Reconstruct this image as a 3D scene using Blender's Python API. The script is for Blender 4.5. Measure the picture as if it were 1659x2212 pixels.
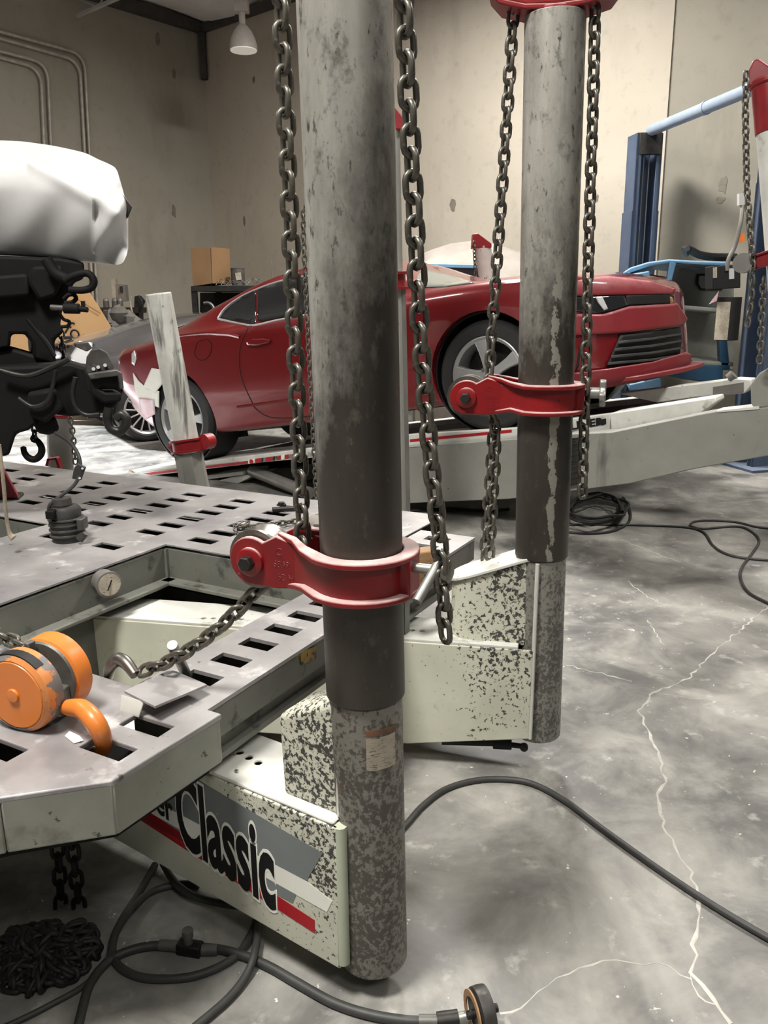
import bpy, bmesh, math, random
from mathutils import Vector, Matrix, Euler
from mathutils.bvhtree import BVHTree
random.seed(7)
for o in list(bpy.data.objects): bpy.data.objects.remove(o)
SC = bpy.context.scene
COL = SC.collection
R = math.radians
V = Vector

# ------------------------------------------------------------------ camera
FPX, PW, PH = 1740.0, 1659.0, 2212.0
CAMPOS = V((0, 0, 1.32))
CAMROT = (Matrix.Rotation(math.pi/2 - R(14.3), 3, 'X') @ Matrix.Rotation(R(-0.6), 3, 'Z'))
cam_data = bpy.data.cameras.new('camera')
cam = bpy.data.objects.new('camera', cam_data)
COL.objects.link(cam)
cam.matrix_world = Matrix.Translation(CAMPOS) @ CAMROT.to_4x4()
cam_data.sensor_fit = 'VERTICAL'
cam_data.sensor_height = 24.0
cam_data.lens = 24.0 * FPX / PH
cam_data.clip_start = 0.05
cam_data.clip_end = 100
SC.camera = cam

# ------------------------------------------------------------------ world, lights, exposure
world = bpy.data.worlds.new('world')
SC.world = world
world.use_nodes = True
bg = world.node_tree.nodes['Background']
bg.inputs[0].default_value = (0.95, 0.97, 1.0, 1)
bg.inputs[1].default_value = 0.075
SC.view_settings.view_transform = 'Standard'
SC.view_settings.look = 'None'
SC.view_settings.gamma = 1
SC.view_settings.use_curve_mapping = False
SC.view_settings.exposure = 0.0

def area_light(name, loc, target, size, power, col=(1, .965, .915), shape='DISK', size_y=None):
    d = bpy.data.lights.new(name, 'AREA')
    d.shape = shape
    d.size = size
    if size_y: d.size_y = size_y
    d.energy = power
    d.color = col
    o = bpy.data.objects.new(name, d)
    COL.objects.link(o)
    o.location = loc
    o.rotation_euler = (V(target) - V(loc)).to_track_quat('-Z', 'Y').to_euler()
    return o

# high-bay lamps hanging under the roof, over the working bays
area_light('bay_light', (-1.3, 0.5, 4.7), (-1.3, 0.5, 0), 1.0, 370)
area_light('bay_light', (3.4, 3.6, 4.9), (3.4, 3.6, 0), 1.0, 200)
area_light('bay_light', (0.5, 7.6, 5.0), (0.5, 7.6, 0), 1.0, 480)
area_light('bay_light', (-4.8, 4.4, 5.0), (-4.8, 4.4, 0), 1.0, 90)
area_light('bay_light', (1.6, -2.2, 4.9), (1.6, -2.2, 0), 1.0, 100)
# daylight through the roll-up door opening in the left wall
sun = bpy.data.lights.new('sun', 'SUN')
sun.energy = 22.0
sun.angle = R(2.0)
sun.color = (.94, .97, 1)
sun_o = bpy.data.objects.new('sun', sun)
COL.objects.link(sun_o)
sun_o.rotation_euler = V((.85, -.25, -.47)).to_track_quat('-Z', 'Y').to_euler()

# ------------------------------------------------------------------ ray helpers (a pixel of the 1659x2212 frame -> a point on a known surface)
def ray(px, py): return CAMROT @ V(((px - PW/2)/FPX, -(py - PH/2)/FPX, -1))
def at_z(px, py, z):
    d = ray(px, py); return CAMPOS + d*((z - CAMPOS.z)/d.z)
def at_y(px, py, y):
    d = ray(px, py); return CAMPOS + d*(y/d.y)
def at_pl(px, py, p, n):
    d = ray(px, py); return CAMPOS + d*((V(p) - CAMPOS).dot(n)/d.dot(n))

# ------------------------------------------------------------------ materials
def lin(c):
    return tuple((x/12.92 if x <= .04045 else ((x+.055)/1.055)**2.4) for x in c)
class NT:
    def __init__(s, name):
        s.m = bpy.data.materials.new(name); s.m.use_nodes = True
        s.t = s.m.node_tree; s.b = s.t.nodes['Principled BSDF']; s._c = {}
    def n(s, typ, **kw):
        x = s.t.nodes.new(typ)
        for k, v in kw.items():
            if k.startswith('i_'):
                key = k[2:]
                key = int(key) if key.isdigit() else key.replace('_', ' ')
                s.put(x.inputs[key], v)
            else: setattr(x, k, v)
        return x
    def put(s, sock, v):
        if hasattr(v, 'is_linked') or isinstance(v, bpy.types.NodeSocket): s.t.links.new(v, sock)
        else:
            if isinstance(v, (tuple, list)) and len(v) == 3 and sock.type == 'RGBA': v = (*v, 1)
            sock.default_value = v
    def co(s, stretch=None, coord='Object'):
        k = (stretch, coord)
        if k not in s._c:
            o = s.n('ShaderNodeTexCoord').outputs[coord]
            if stretch: o = s.n('ShaderNodeVectorMath', operation='MULTIPLY', i_0=o, i_1=stretch).outputs[0]
            s._c[k] = o
        return s._c[k]
    def noise(s, scale, detail=4, rough=.55, stretch=None, dist=0, off=0):
        v = s.co(stretch)
        if off: v = s.n('ShaderNodeVectorMath', operation='ADD', i_0=v, i_1=(off, off*.7, off*.3)).outputs[0]
        x = s.n('ShaderNodeTexNoise', i_Vector=v, i_Scale=scale, i_Detail=detail, i_Roughness=rough, i_Distortion=dist)
        return x.outputs['Fac']
    def ramp(s, f, a, b, lo=0., hi=1.):
        return s.n('ShaderNodeMapRange', i_0=f, i_1=a, i_2=b, i_3=lo, i_4=hi).outputs[0]
    def mix(s, f, a, b):
        x = s.n('ShaderNodeMix', data_type='RGBA')
        s.put(x.inputs[0], f); s.put(x.inputs[6], a); s.put(x.inputs[7], b)
        return x.outputs[2]
    def math(s, op, a, b=0.):
        return s.n('ShaderNodeMath', operation=op, i_0=a, i_1=b).outputs[0]
    def pos(s): return s.n('ShaderNodeNewGeometry').outputs['Position']
    def nz(s):
        g = s.n('ShaderNodeNewGeometry').outputs['Normal']
        return s.n('ShaderNodeSeparateXYZ', i_0=g).outputs[2]
    def dist(s, p):
        return s.n('ShaderNodeVectorMath', operation='DISTANCE', i_0=s.pos(), i_1=tuple(p)).outputs['Value']
    def bump(s, h, strength, d=.002):
        x = s.n('ShaderNodeBump', i_Height=h, i_Strength=strength, i_Distance=d)
        s.t.links.new(x.outputs[0], s.b.inputs['Normal'])
    def done(s, col=None, rough=.5, metal=0., **kw):
        if col is not None: s.put(s.b.inputs['Base Color'], col)
        s.put(s.b.inputs['Roughness'], rough); s.put(s.b.inputs['Metallic'], metal)
        for k, v in kw.items(): s.put(s.b.inputs[k.replace('_', ' ')], v)
        return s.m

def mottled(name, c1, c2, scale=8., rough=.6, metal=0., spots=(), bump=0., bscale=40., stretch=None, dust=None, seedoff=0, **kw):
    """two-tone noise base, then speckle layers (colour, scale, threshold, softness[, stretch]); dust settles on upward faces"""
    t = NT(name); c1 = lin(c1); c2 = lin(c2)
    col = t.mix(t.ramp(t.noise(scale, 5, .6, stretch, off=seedoff), .35, .65), c1, c2)
    for i, sp in enumerate(spots):
        c, sc, th, so = sp[:4]; st = sp[4] if len(sp) > 4 else stretch
        col = t.mix(t.ramp(t.noise(sc, 5, .6, st, off=3.1*(i+1)+seedoff), th, th+so), col, lin(c))
    if dust:
        dc, lo, hi, am = dust
        f = t.math('MULTIPLY', t.ramp(t.nz(), lo, hi, 0, am), t.ramp(t.noise(25, 4, .6), .25, .6, .5, 1))
        col = t.mix(f, col, lin(dc))
        rr = t.n('ShaderNodeMix', data_type='FLOAT', i_0=f, i_2=rough, i_3=.85).outputs[0]
    else: rr = rough
    if bump: t.bump(t.noise(bscale, 4, .6), bump)
    return t.done(col, rr, metal, **kw)

def chipped(name, centre, r0, r1, paint=(.79, .79, .72), under=(.24, .24, .225), lo=.66, hi=.47, scale=55., fade=.0):
    """pale paint, worn through to dark metal in flakes, thickest near a point"""
    t = NT(name)
    base = t.mix(t.ramp(t.noise(5, 4), .35, .7), lin(paint), lin(tuple(x*.91 for x in paint)))
    base = t.mix(t.ramp(t.noise(16, 5, .65, off=9), .62, .8), base, lin((.52, .5, .42)))
    th = t.ramp(t.dist(centre), r0, r1, hi, lo)
    d = t.math('SUBTRACT', t.noise(scale, 6, .62, dist=.4), th)
    d = t.math('ADD', d, t.ramp(t.noise(7, 3, .5, off=4), .3, .7, -.05, .05))
    m = t.ramp(d, 0., .025)
    col = t.mix(m, base, lin(under))
    t.bump(m, -.25, .001)
    return t.done(col, .55, 0.)

def tower_steel(name, axis, zmid, lean, streak=None):
    """bare tube: bright scuffed steel high up, brown mill scale lower down, climbing higher towards +X, a bare streak"""
    t = NT(name)
    P_ = t.n('ShaderNodeSeparateXYZ', i_0=t.pos()); x = P_.outputs[0]; z = P_.outputs[2]
    n1 = t.noise(12, 6, .68, (1, 1, .3)); n2 = t.noise(75, 5, .65, (1, 1, .45), off=2); n3 = t.noise(5.5, 5, .65, (1.3, 1.3, .35), off=6); n4 = t.noise(28, 5, .7, (1, 1, .6), off=13)
    grey = t.mix(t.ramp(n1, .32, .7), lin((.71, .70, .665)), lin((.52, .51, .48)))
    grey = t.mix(t.ramp(n4, .55, .68, 0, .8), grey, lin((.36, .35, .32)))
    grey = t.mix(t.ramp(t.noise(9, 4, .6, (2.5, 2.5, .12), off=31), .52, .68, 0, .55), grey, lin((.42, .41, .38)))
    grey = t.mix(t.ramp(n2, .59, .70), grey, lin((.27, .26, .24)))
    brown = t.mix(t.ramp(n3, .3, .7), lin((.285, .262, .235)), lin((.20, .19, .175)))
    brown = t.mix(t.ramp(n4, .58, .75, 0, .5), brown, lin((.45, .42, .37)))
    brown = t.mix(t.ramp(n2, .66, .76, 0, .8), brown, lin((.50, .47, .42)))
    e = t.math('ADD', z, t.ramp(n3, .25, .75, -.22, .22))
    e = t.math('ADD', e, t.ramp(n4, .3, .7, -.10, .10))
    e = t.math('ADD', e, t.ramp(n2, .3, .7, -.05, .05))
    e = t.math('SUBTRACT', e, t.math('MULTIPLY', t.math('SUBTRACT', x, axis[0]), lean))  # brown climbs higher on the +X side
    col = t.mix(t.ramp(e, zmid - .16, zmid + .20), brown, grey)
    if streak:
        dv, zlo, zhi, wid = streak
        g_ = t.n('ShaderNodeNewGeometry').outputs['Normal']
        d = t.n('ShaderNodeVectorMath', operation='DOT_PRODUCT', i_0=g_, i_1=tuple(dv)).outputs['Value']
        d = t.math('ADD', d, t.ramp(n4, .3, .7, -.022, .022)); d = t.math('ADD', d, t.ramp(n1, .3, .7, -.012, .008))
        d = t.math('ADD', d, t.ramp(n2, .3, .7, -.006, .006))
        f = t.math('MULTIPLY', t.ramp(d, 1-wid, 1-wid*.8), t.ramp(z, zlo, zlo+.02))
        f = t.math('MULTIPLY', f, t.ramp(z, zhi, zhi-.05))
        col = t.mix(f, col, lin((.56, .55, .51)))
    t.bump(n2, .05, .001)
    return t.done(col, t.ramp(n1, .3, .7, .32, .50), .40)

def tower_base_mat(name, paint=(.50, .485, .455), under=(.325, .315, .29)):
    t = NT(name)
    n = t.noise(105, 6, .68, (1, 1, .8)); n3 = t.noise(6, 3, .5, (1, 1, 2.0), off=4)
    d = t.math('ADD', n, t.ramp(n3, .3, .7, -.09, .09))
    col = t.mix(t.ramp(d, .46, .53), lin(paint), lin(under))
    col = t.mix(t.ramp(t.noise(30, 4, off=8), .66, .75), col, lin((.40, .33, .27)))
    t.bump(d, .08, .001)
    return t.done(col, .5, .35)

def red_paint(name, c=(.50, .075, .09), dust=(.82, .72, .70), am=.85, chip=.66):
    return mottled(name, c, tuple(x*.86 for x in c), 9, .36, 0, spots=[((.22, .13, .12), 34, chip, .03), ((.42, .40, .38), 55, .70, .04)], dust=(dust, .35, .95, am), bump=.05)

MAT = {}
def build_mats():
    m = MAT
    # concrete
    t = NT('concrete_floor')
    a = t.noise(.9, 6, .62); b = t.noise(3.2, 6, .65, off=5, dist=.4); c = t.noise(14, 5, .6, off=11); d = t.noise(38, 4, .55, off=2); e = t.noise(1.6, 4, .5, (2.4, .6, 1), off=7)
    col = t.mix(t.ramp(a, .36, .64), lin((.34, .34, .33)), lin((.52, .51, .49)))
    col = t.mix(t.ramp(b, .45, .66, 0, .85), col, lin((.64, .63, .60)))
    col = t.mix(t.ramp(b, .44, .30, 0, .75), col, lin((.275, .275, .27)))
    col = t.mix(t.ramp(c, .60, .70, 0, .55), col, lin((.70, .69, .66)))
    col = t.mix(t.ramp(e, .60, .70, 0, .5), col, lin((.68, .67, .64)))
    col = t.mix(t.ramp(d, .705, .73, 0, .9), col, lin((.86, .85, .82)))
    col = t.mix(t.ramp(t.noise(9, 5, .7, off=21), .685, .70, 0, .8), col, lin((.80, .79, .76)))
    t.bump(c, .06, .002)
    m['floor'] = t.done(col, t.ramp(b, .3, .7, .42, .62), 0)
    def wallmat(name, c1, c2, c3):
        t = NT(name)
        a = t.noise(.45, 5, .55); b = t.noise(1.4, 5, .6, (1, 1, .35), off=5); c = t.noise(9, 4, .6, off=2)
        col = t.mix(t.ramp(a, .38, .64), lin(c1), lin(c2))
        col = t.mix(t.ramp(b, .55, .75, 0, .6), col, lin(c3))
        col = t.mix(t.ramp(c, .55, .8, 0, .2), col, lin((.3, .29, .27)))
        t.bump(c, .05, .003)
        return t.done(col, .85)
    m['wall_back'] = wallmat('tilt_up_concrete_back', (.66, .63, .575), (.71, .68, .625), (.57, .545, .50))
    m['wall_panel'] = wallmat('tilt_up_concrete_stained', (.56, .54, .49), (.50, .485, .44), (.64, .61, .56))
    m['wall_left'] = wallmat('tilt_up_concrete_left', (.56, .545, .50), (.61, .59, .54), (.49, .475, .44))
    m['ceiling'] = mottled('white_roof_insulation', (.86, .85, .84), (.80, .79, .78), 3, .8, bump=.4, bscale=6)
    m['beam'] = mottled('dark_roof_steel', (.20, .19, .18), (.26, .25, .24), 6, .7)
    m['joist'] = mottled('pale_joist_steel', (.60, .59, .57), (.66, .65, .63), 6, .6)
    m['conduit'] = mottled('dusty_conduit', (.60, .58, .54), (.68, .66, .62), 12, .5, .2)
    # frame rack
    m['deck'] = mottled('worn_deck_steel', (.54, .53, .525), (.63, .62, .615), 5, .42, .25,
                        spots=[((.50, .485, .49), 2.6, .52, .16), ((.74, .73, .72), 9, .60, .10), ((.36, .35, .35), 24, .67, .05)], bump=.04, bscale=60)
    m['deckedge'] = mottled('painted_deck_edge', (.49, .495, .455), (.56, .56, .52), 6, .5, .0, spots=[((.22, .22, .20), 30, .66, .04), ((.40, .39, .34), 8, .58, .12)], bump=.05)
    m['underframe'] = mottled('dirty_green_grey_frame', (.36, .362, .335), (.42, .422, .39), 5, .6, 0, spots=[((.24, .24, .22), 12, .58, .1), ((.15, .15, .14), 40, .70, .03)])
    m['palegreen'] = mottled('pale_green_grey_paint', (.72, .74, .66), (.66, .68, .60), 4, .5, 0, spots=[((.25, .25, .22), 34, .70, .03), ((.46, .43, .34), 9, .64, .1)])
    m['chain'] = mottled('oily_chain_steel', (.40, .385, .35), (.32, .31, .28), 30, .38, .55, spots=[((.50, .48, .44), 60, .62, .1)])
    m['chain_far'] = mottled('dusty_chain_steel', (.45, .43, .39), (.34, .33, .30), 30, .5, .6)
    m['chain_dark'] = mottled('grimy_chain', (.17, .165, .155), (.12, .118, .11), 30, .6, .3)
    m['steel'] = mottled('machined_steel', (.52, .50, .47), (.42, .41, .39), 20, .35, .85)
    m['darksteel'] = mottled('dark_steel', (.22, .215, .205), (.16, .155, .15), 15, .45, .6)
    m['zinc'] = mottled('dull_zinc_bar', (.62, .62, .60), (.52, .52, .50), 20, .4, .6)
    m['red'] = red_paint('dusty_red_casting')
    m['red_plain'] = red_paint('red_tower_paint', (.55, .10, .125), (.75, .5, .5), .4, .72)
    m['orange'] = mottled('scuffed_orange_paint', (.82, .47, .19), (.78, .44, .17), 6, .38, 0, spots=[((.48, .46, .44), 16, .66, .02), ((.80, .62, .50), 5, .60, .15)])
    m['orange_worn'] = mottled('worn_orange_rim', (.80, .50, .26), (.74, .48, .28), 8, .42, 0, spots=[((.42, .41, .40), 13, .52, .03)])
    m['grey_cast'] = mottled('grey_cast_iron', (.42, .42, .40), (.34, .34, .32), 18, .5, .4, spots=[((.60, .59, .56), 30, .62, .1)])
    m['rubber'] = mottled('dusty_black_rubber', (.13, .13, .125), (.17, .165, .16), 10, .6)
    m['hose'] = mottled('grey_black_hose', (.25, .25, .24), (.19, .19, .185), 12, .55)
    m['black'] = mottled('matt_black', (.03, .03, .03), (.045, .045, .045), 8, .6)
    m['shade_black'] = mottled('black_with_shade', (.010, .010, .010), (.026, .026, .025), 9, .75, 0, Specular_IOR_Level=.25)  # black parts, darkened further to paint in the shade under the hood
    m['bracket'] = mottled('dusty_bracket', (.30, .29, .275), (.20, .195, .185), 14, .5, .3, spots=[((.42, .41, .39), 20, .6, .1)])
    m['white_car'] = mottled('white_primer_panel', (.76, .76, .755), (.72, .72, .715), 3, .42, 0)
    m['white_paint'] = mottled('white_worn_paint', (.84, .84, .81), (.76, .76, .73), 6, .5, 0, spots=[((.30, .30, .28), 30, .68, .04), ((.58, .57, .53), 9, .62, .1)])
    m['white_streaked'] = mottled('white_paint_with_grey_streaks', (.80, .80, .77), (.70, .70, .67), 6, .5, 0, spots=[((.42, .42, .40), 9, .54, .10, (1.6, 1.6, .12)), ((.25, .25, .24), 45, .66, .04, (1, 1, .3))])
    m['grey_paint'] = mottled('grey_rack_paint', (.50, .50, .475), (.56, .56, .53), 3, .55, 0, spots=[((.36, .36, .34), 5, .6, .12, (1, 1, .25)), ((.26, .26, .25), 34, .70, .03)])
    t = NT('candy_red_car_paint')
    fl = t.noise(400, 2, .5)
    m['carred'] = t.done(t.mix(t.ramp(fl, .3, .7), lin((.43, .05, .075)), lin((.48, .065, .09))), .30, .25, Coat_Weight=.9, Coat_Roughness=.06)
    m['carred_dusty'] = mottled('dusty_red_bumper', (.47, .10, .13), (.44, .09, .115), 4, .5, 0, dust=((.72, .46, .48), .2, .9, .6), Coat_Weight=.2)
    m['cargrey'] = mottled('graphite_car_paint', (.36, .35, .35), (.38, .37, .37), 4, .25, .5, Coat_Weight=.9, Coat_Roughness=.06)
    m['glass'] = NT('tinted_glass').done(lin((.10, .105, .11)), .06, 0, Specular_IOR_Level=.7)
    m['glass_pale'] = NT('pale_reflection_glass').done(lin((.48, .50, .47)), .12, 0, Specular_IOR_Level=.7)  # pale grey paints in the light reflected by the windshield
    m['chrome'] = NT('bright_trim').done(lin((.72, .72, .72)), .2, .9)
    m['trimbright'] = NT('satin_trim').done(lin((.78, .78, .78)), .3, .3)
    m['rim'] = mottled('silver_alloy', (.70, .70, .70), (.64, .64, .64), 5, .35, .35)
    m['tyre'] = mottled('dusty_tyre', (.11, .11, .108), (.15, .15, .145), 6, .65)
    m['plastic'] = mottled('charcoal_plastic', (.20, .20, .20), (.25, .25, .25), 9, .5)
    m['headlamp'] = NT('smoked_lamp').done(lin((.12, .12, .13)), .1, 0, Coat_Weight=1.)
    m['lens'] = NT('clear_lens').done(lin((.80, .80, .80)), .15, .2)
    m['blue_lift'] = mottled('blue_lift_paint', (.25, .30, .38), (.30, .35, .43), 3, .5, 0, dust=((.55, .60, .66), .3, .95, .5))
    m['blue_pale'] = mottled('pale_blue_bar', (.55, .60, .66), (.50, .55, .61), 4, .5, 0)
    m['blue_car'] = mottled('sky_blue_body', (.42, .58, .70), (.36, .52, .65), 3, .35, 0, dust=((.66, .78, .86), .3, .95, .5))
    m['blue_deep'] = mottled('deep_blue_body', (.17, .31, .42), (.14, .27, .37), 3, .4, 0)
    m['cab_in'] = mottled('grey_cab_interior', (.48, .49, .46), (.54, .55, .52), 3, .7)
    m['card'] = mottled('cardboard', (.57, .445, .315), (.53, .415, .29), 3, .8)
    m['card_lit'] = mottled('tan_cardboard_daylit', (.80, .64, .45), (.77, .61, .42), 2, .8)  # daylight falling on the sheet is painted in as a paler tan
    m['tarp'] = mottled('beige_dust_sheet', (.60, .575, .545), (.54, .515, .485), 3, .9)
    m['rope'] = mottled('cotton_rope', (.62, .58, .50), (.50, .47, .41), 40, .9)
    m['wood'] = mottled('plywood_block', (.62, .48, .33), (.52, .40, .27), 10, .7, stretch=(1, 4, 8))
    m['white'] = mottled('white_print', (.92, .92, .88), (.88, .88, .84), 6, .5, 0, spots=[((.30, .30, .28), 45, .72, .03)])
    m['ink'] = mottled('black_print', (.03, .03, .03), (.05, .05, .05), 6, .45, 0, spots=[((.50, .50, .47), 60, .71, .03)])
    m['stripe'] = mottled('grey_print', (.43, .45, .45), (.46, .48, .48), 6, .5, 0, spots=[((.75, .75, .70), 45, .70, .03)])
    m['redprint'] = mottled('red_print', (.66, .07, .12), (.62, .06, .11), 6, .45, 0, spots=[((.80, .75, .70), 45, .73, .03)])
    m['yellowprint'] = mottled('faded_yellow_print', (.62, .50, .20), (.40, .34, .18), 12, .6, 0, spots=[((.20, .19, .17), 60, .52, .05)])
    m['label'] = mottled('worn_paper_label', (.70, .67, .60), (.60, .56, .50), 20, .7, 0, spots=[((.30, .28, .25), 90, .58, .05, (1, 1, 6))])
    m['orangeprint'] = mottled('orange_tag', (.90, .48, .15), (.86, .44, .12), 6, .6)
    m['crack'] = mottled('pale_crack_filler', (.76, .75, .71), (.66, .65, .62), 20, .8)
    m['chip'] = mottled('bare_wall_patch', (.42, .40, .36), (.48, .46, .41), 20, .9)
    m['lampglass'] = NT('frosted_lamp_glass').done(lin((.88, .86, .82)), .35, 0, Emission_Color=(1, .95, .85, 1), Emission_Strength=.25)
    m['lampmetal'] = mottled('white_lamp_housing', (.70, .68, .65), (.64, .62, .60), 6, .5)
    m['galv'] = mottled('galvanised_grey', (.50, .49, .47), (.44, .43, .41), 6, .5, .3)
    m['dusty_engine'] = mottled('dusty_engine_parts', (.36, .35, .33), (.26, .255, .24), 12, .6, .2, dust=((.6, .58, .55), .2, .9, .6))
    m['pinkmetal'] = mottled('primed_pink_metal', (.86, .80, .82), (.78, .55, .60), 6, .4)
build_mats()

# ------------------------------------------------------------------ mesh builder
class G:
    def __init__(s, M=None): s.v = []; s.f = []; s.M = M
    def add(s, vs, fs):
        k = len(s.v)
        s.v += [V(p) for p in vs]
        s.f += [[i+k for i in f] for f in fs]
        return s
    def box(s, c, size, rot=None):
        c = V(c); h = V(size)/2; vs = []
        for x in (-1, 1):
            for y in (-1, 1):
                for z in (-1, 1):
                    p = V((x*h.x, y*h.y, z*h.z)); vs.append(c + (rot @ p if rot else p))
        return s.add(vs, [(0, 1, 3, 2), (4, 6, 7, 5), (0, 4, 5, 1), (2, 3, 7, 6), (0, 2, 6, 4), (1, 5, 7, 3)])
    def bar(s, p, q, w, t, up=(0, 0, 1)):
        p = V(p); q = V(q); d = (q-p); L = d.length; d.normalize()
        x = d.cross(V(up))
        if x.length < 1e-4: x = d.cross(V((1, 0, 0)))
        x.normalize(); y = x.cross(d)
        rot = Matrix((x, d, y)).transposed()
        return s.box((p+q)/2, (w, L, t), rot)
    def prism(s, pts, ext):
        pts = [V(p) for p in pts]; ext = V(ext); n = len(pts)
        a = V((0, 0, 0))
        for i in range(n): a += pts[i].cross(pts[(i+1) % n])
        if a.dot(ext) > 0: pts.reverse()
        vs = pts + [p+ext for p in pts]
        fs = [list(range(n)), list(range(2*n-1, n-1, -1))]
        fs += [(i, i+n, (i+1) % n + n, (i+1) % n) for i in range(n)]
        return s.add(vs, fs)
    def loft(s, rings, close=True, caps=True):
        k = len(rings[0]); vs = [p for r in rings for p in r]; fs = []
        for i in range(len(rings)-1):
            for j in range(k if close else k-1):
                a = i*k+j; b = i*k+(j+1) % k
                fs.append((a, b, b+k, a+k))
        if caps and close:
            fs.append(list(range(k-1, -1, -1))); o = (len(rings)-1)*k; fs.append([o+j for j in range(k)])
        return s.add(vs, fs)
    def cyl(s, p, q, r, r2=None, n=24, caps=True):
        return s.tube([p, q], [r, r if r2 is None else r2], n, caps)
    def tube(s, path, r, n=10, caps=True, closed=False):
        path = [V(p) for p in path]; m = len(path)
        rs = r if isinstance(r, (list, tuple)) else [r]*m
        tang = []
        for i in range(m):
            if closed: d = path[(i+1) % m]-path[i-1]
            else: d = path[min(i+1, m-1)]-path[max(i-1, 0)]
            tang.append(d.normalized() if d.length > 1e-9 else V((0, 0, 1)))
        u = tang[0].cross(V((0, 0, 1)))
        if u.length < .01: u = tang[0].cross(V((1, 0, 0)))
        u.normalize(); rings = []
        for i in range(m):
            u = (u - tang[i]*u.dot(tang[i])); u.normalize(); w = tang[i].cross(u)
            rings.append([path[i] + (u*math.cos(2*math.pi*j/n) + w*math.sin(2*math.pi*j/n))*rs[i] for j in range(n)])
        if closed: rings.append(rings[0]); return s.loft(rings, True, False)
        return s.loft(rings, True, caps)
    def lathe(s, prof, origin, axis, n=32, closed=False):
        """prof: (r, h) along axis from origin"""
        ax = V(axis).normalized(); u = ax.cross(V((0, 0, 1)))
        if u.length < .01: u = V((1, 0, 0))
        u.normalize(); w = ax.cross(u); o = V(origin)
        rings = [[o + ax*h + (u*math.cos(2*math.pi*j/n) + w*math.sin(2*math.pi*j/n))*max(r, 1e-5) for j in range(n)] for r, h in prof]
        if closed: rings.append(rings[0]); return s.loft(rings, True, False)
        return s.loft(rings, True, True)
    def ribbon(s, path, o0, o1, z0, z1, nrm):
        """solid strip along a plan path; o0/o1 offsets along nrm list (numbers or lists)"""
        m = len(path); rings = []
        for i in range(m):
            a = o0[i] if isinstance(o0, list) else o0; b = o1[i] if isinstance(o1, list) else o1
            p = V(path[i]); n_ = V(nrm[i])
            za = z0[i] if isinstance(z0, list) else z0; zb = z1[i] if isinstance(z1, list) else z1
            A = p+n_*a; B = p+n_*b
            rings.append([V((A.x, A.y, za)), V((B.x, B.y, za)), V((B.x, B.y, zb)), V((A.x, A.y, zb))])
        return s.loft(rings)
    def obj(s, name, mat, parent=None, bevel=0., seg=2, angle=38, smooth=True):
        me = bpy.data.meshes.new(name)
        vs = [s.M @ v for v in s.v] if s.M else s.v
        me.from_pydata([tuple(v) for v in vs], [], s.f)
        bm = bmesh.new(); bm.from_mesh(me)
        bmesh.ops.recalc_face_normals(bm, faces=bm.faces)
        bm.to_mesh(me); bm.free()
        me.materials.append(MAT[mat] if isinstance(mat, str) else mat)
        if smooth:
            me.polygons.foreach_set('use_smooth', [True]*len(me.polygons))
            me.set_sharp_from_angle(angle=R(angle))
        o = bpy.data.objects.new(name, me); COL.objects.link(o)
        if bevel:
            b = o.modifiers.new('bevel', 'BEVEL'); b.width = bevel; b.segments = seg; b.limit_method = 'ANGLE'; b.angle_limit = R(40)
            b.harden_normals = False
        if parent: adopt(o, parent)
        return o
def world_loc(p):
    v = V((0, 0, 0))
    while p: v += p.location if not p.get('_m') else V((0, 0, 0)); p = p.parent
    return v
def adopt(o, parent):
    o.parent = parent
    base = parent
    # parents are unrotated empties or meshes at identity: undo only the empty's offset
    off = V((0, 0, 0))
    while base:
        off += base.location if base.type == 'EMPTY' else V((0, 0, 0)); base = base.parent
    o.matrix_parent_inverse = Matrix.Translation(-off) if parent.type == 'EMPTY' else Matrix.Identity(4)
def thing(name, label, cat, loc, group=None):
    o = bpy.data.objects.new(name, None); COL.objects.link(o)
    o.location = loc; o.empty_display_size = .1
    tag(o, label, cat, group); return o
def tag(o, label, cat, group=None):
    o['label'] = label; o['category'] = cat
    if group: o['group'] = group
    return o
def struct(o): o['kind'] = 'structure'; return o

def text_mesh(name, body, M, mat, parent, size=1., extrude=.0004, offset=0., align='LEFT', sx=1.):
    cu = bpy.data.curves.new(name, 'FONT'); cu.body = body; cu.size = size; cu.extrude = extrude; cu.offset = offset
    cu.align_x = align; cu.resolution_u = 4
    tmp = bpy.data.objects.new('tmp', cu); COL.objects.link(tmp)
    dg = bpy.context.evaluated_depsgraph_get(); dg.update()
    me = bpy.data.meshes.new_from_object(tmp.evaluated_get(dg))
    bpy.data.objects.remove(tmp)
    me.name = name
    me.transform(M @ Matrix.Diagonal((sx, 1, 1, 1)))
    me.materials.clear(); me.materials.append(MAT[mat])
    o = bpy.data.objects.new(name, me); COL.objects.link(o)
    if parent: adopt(o, parent)
    return o

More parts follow.
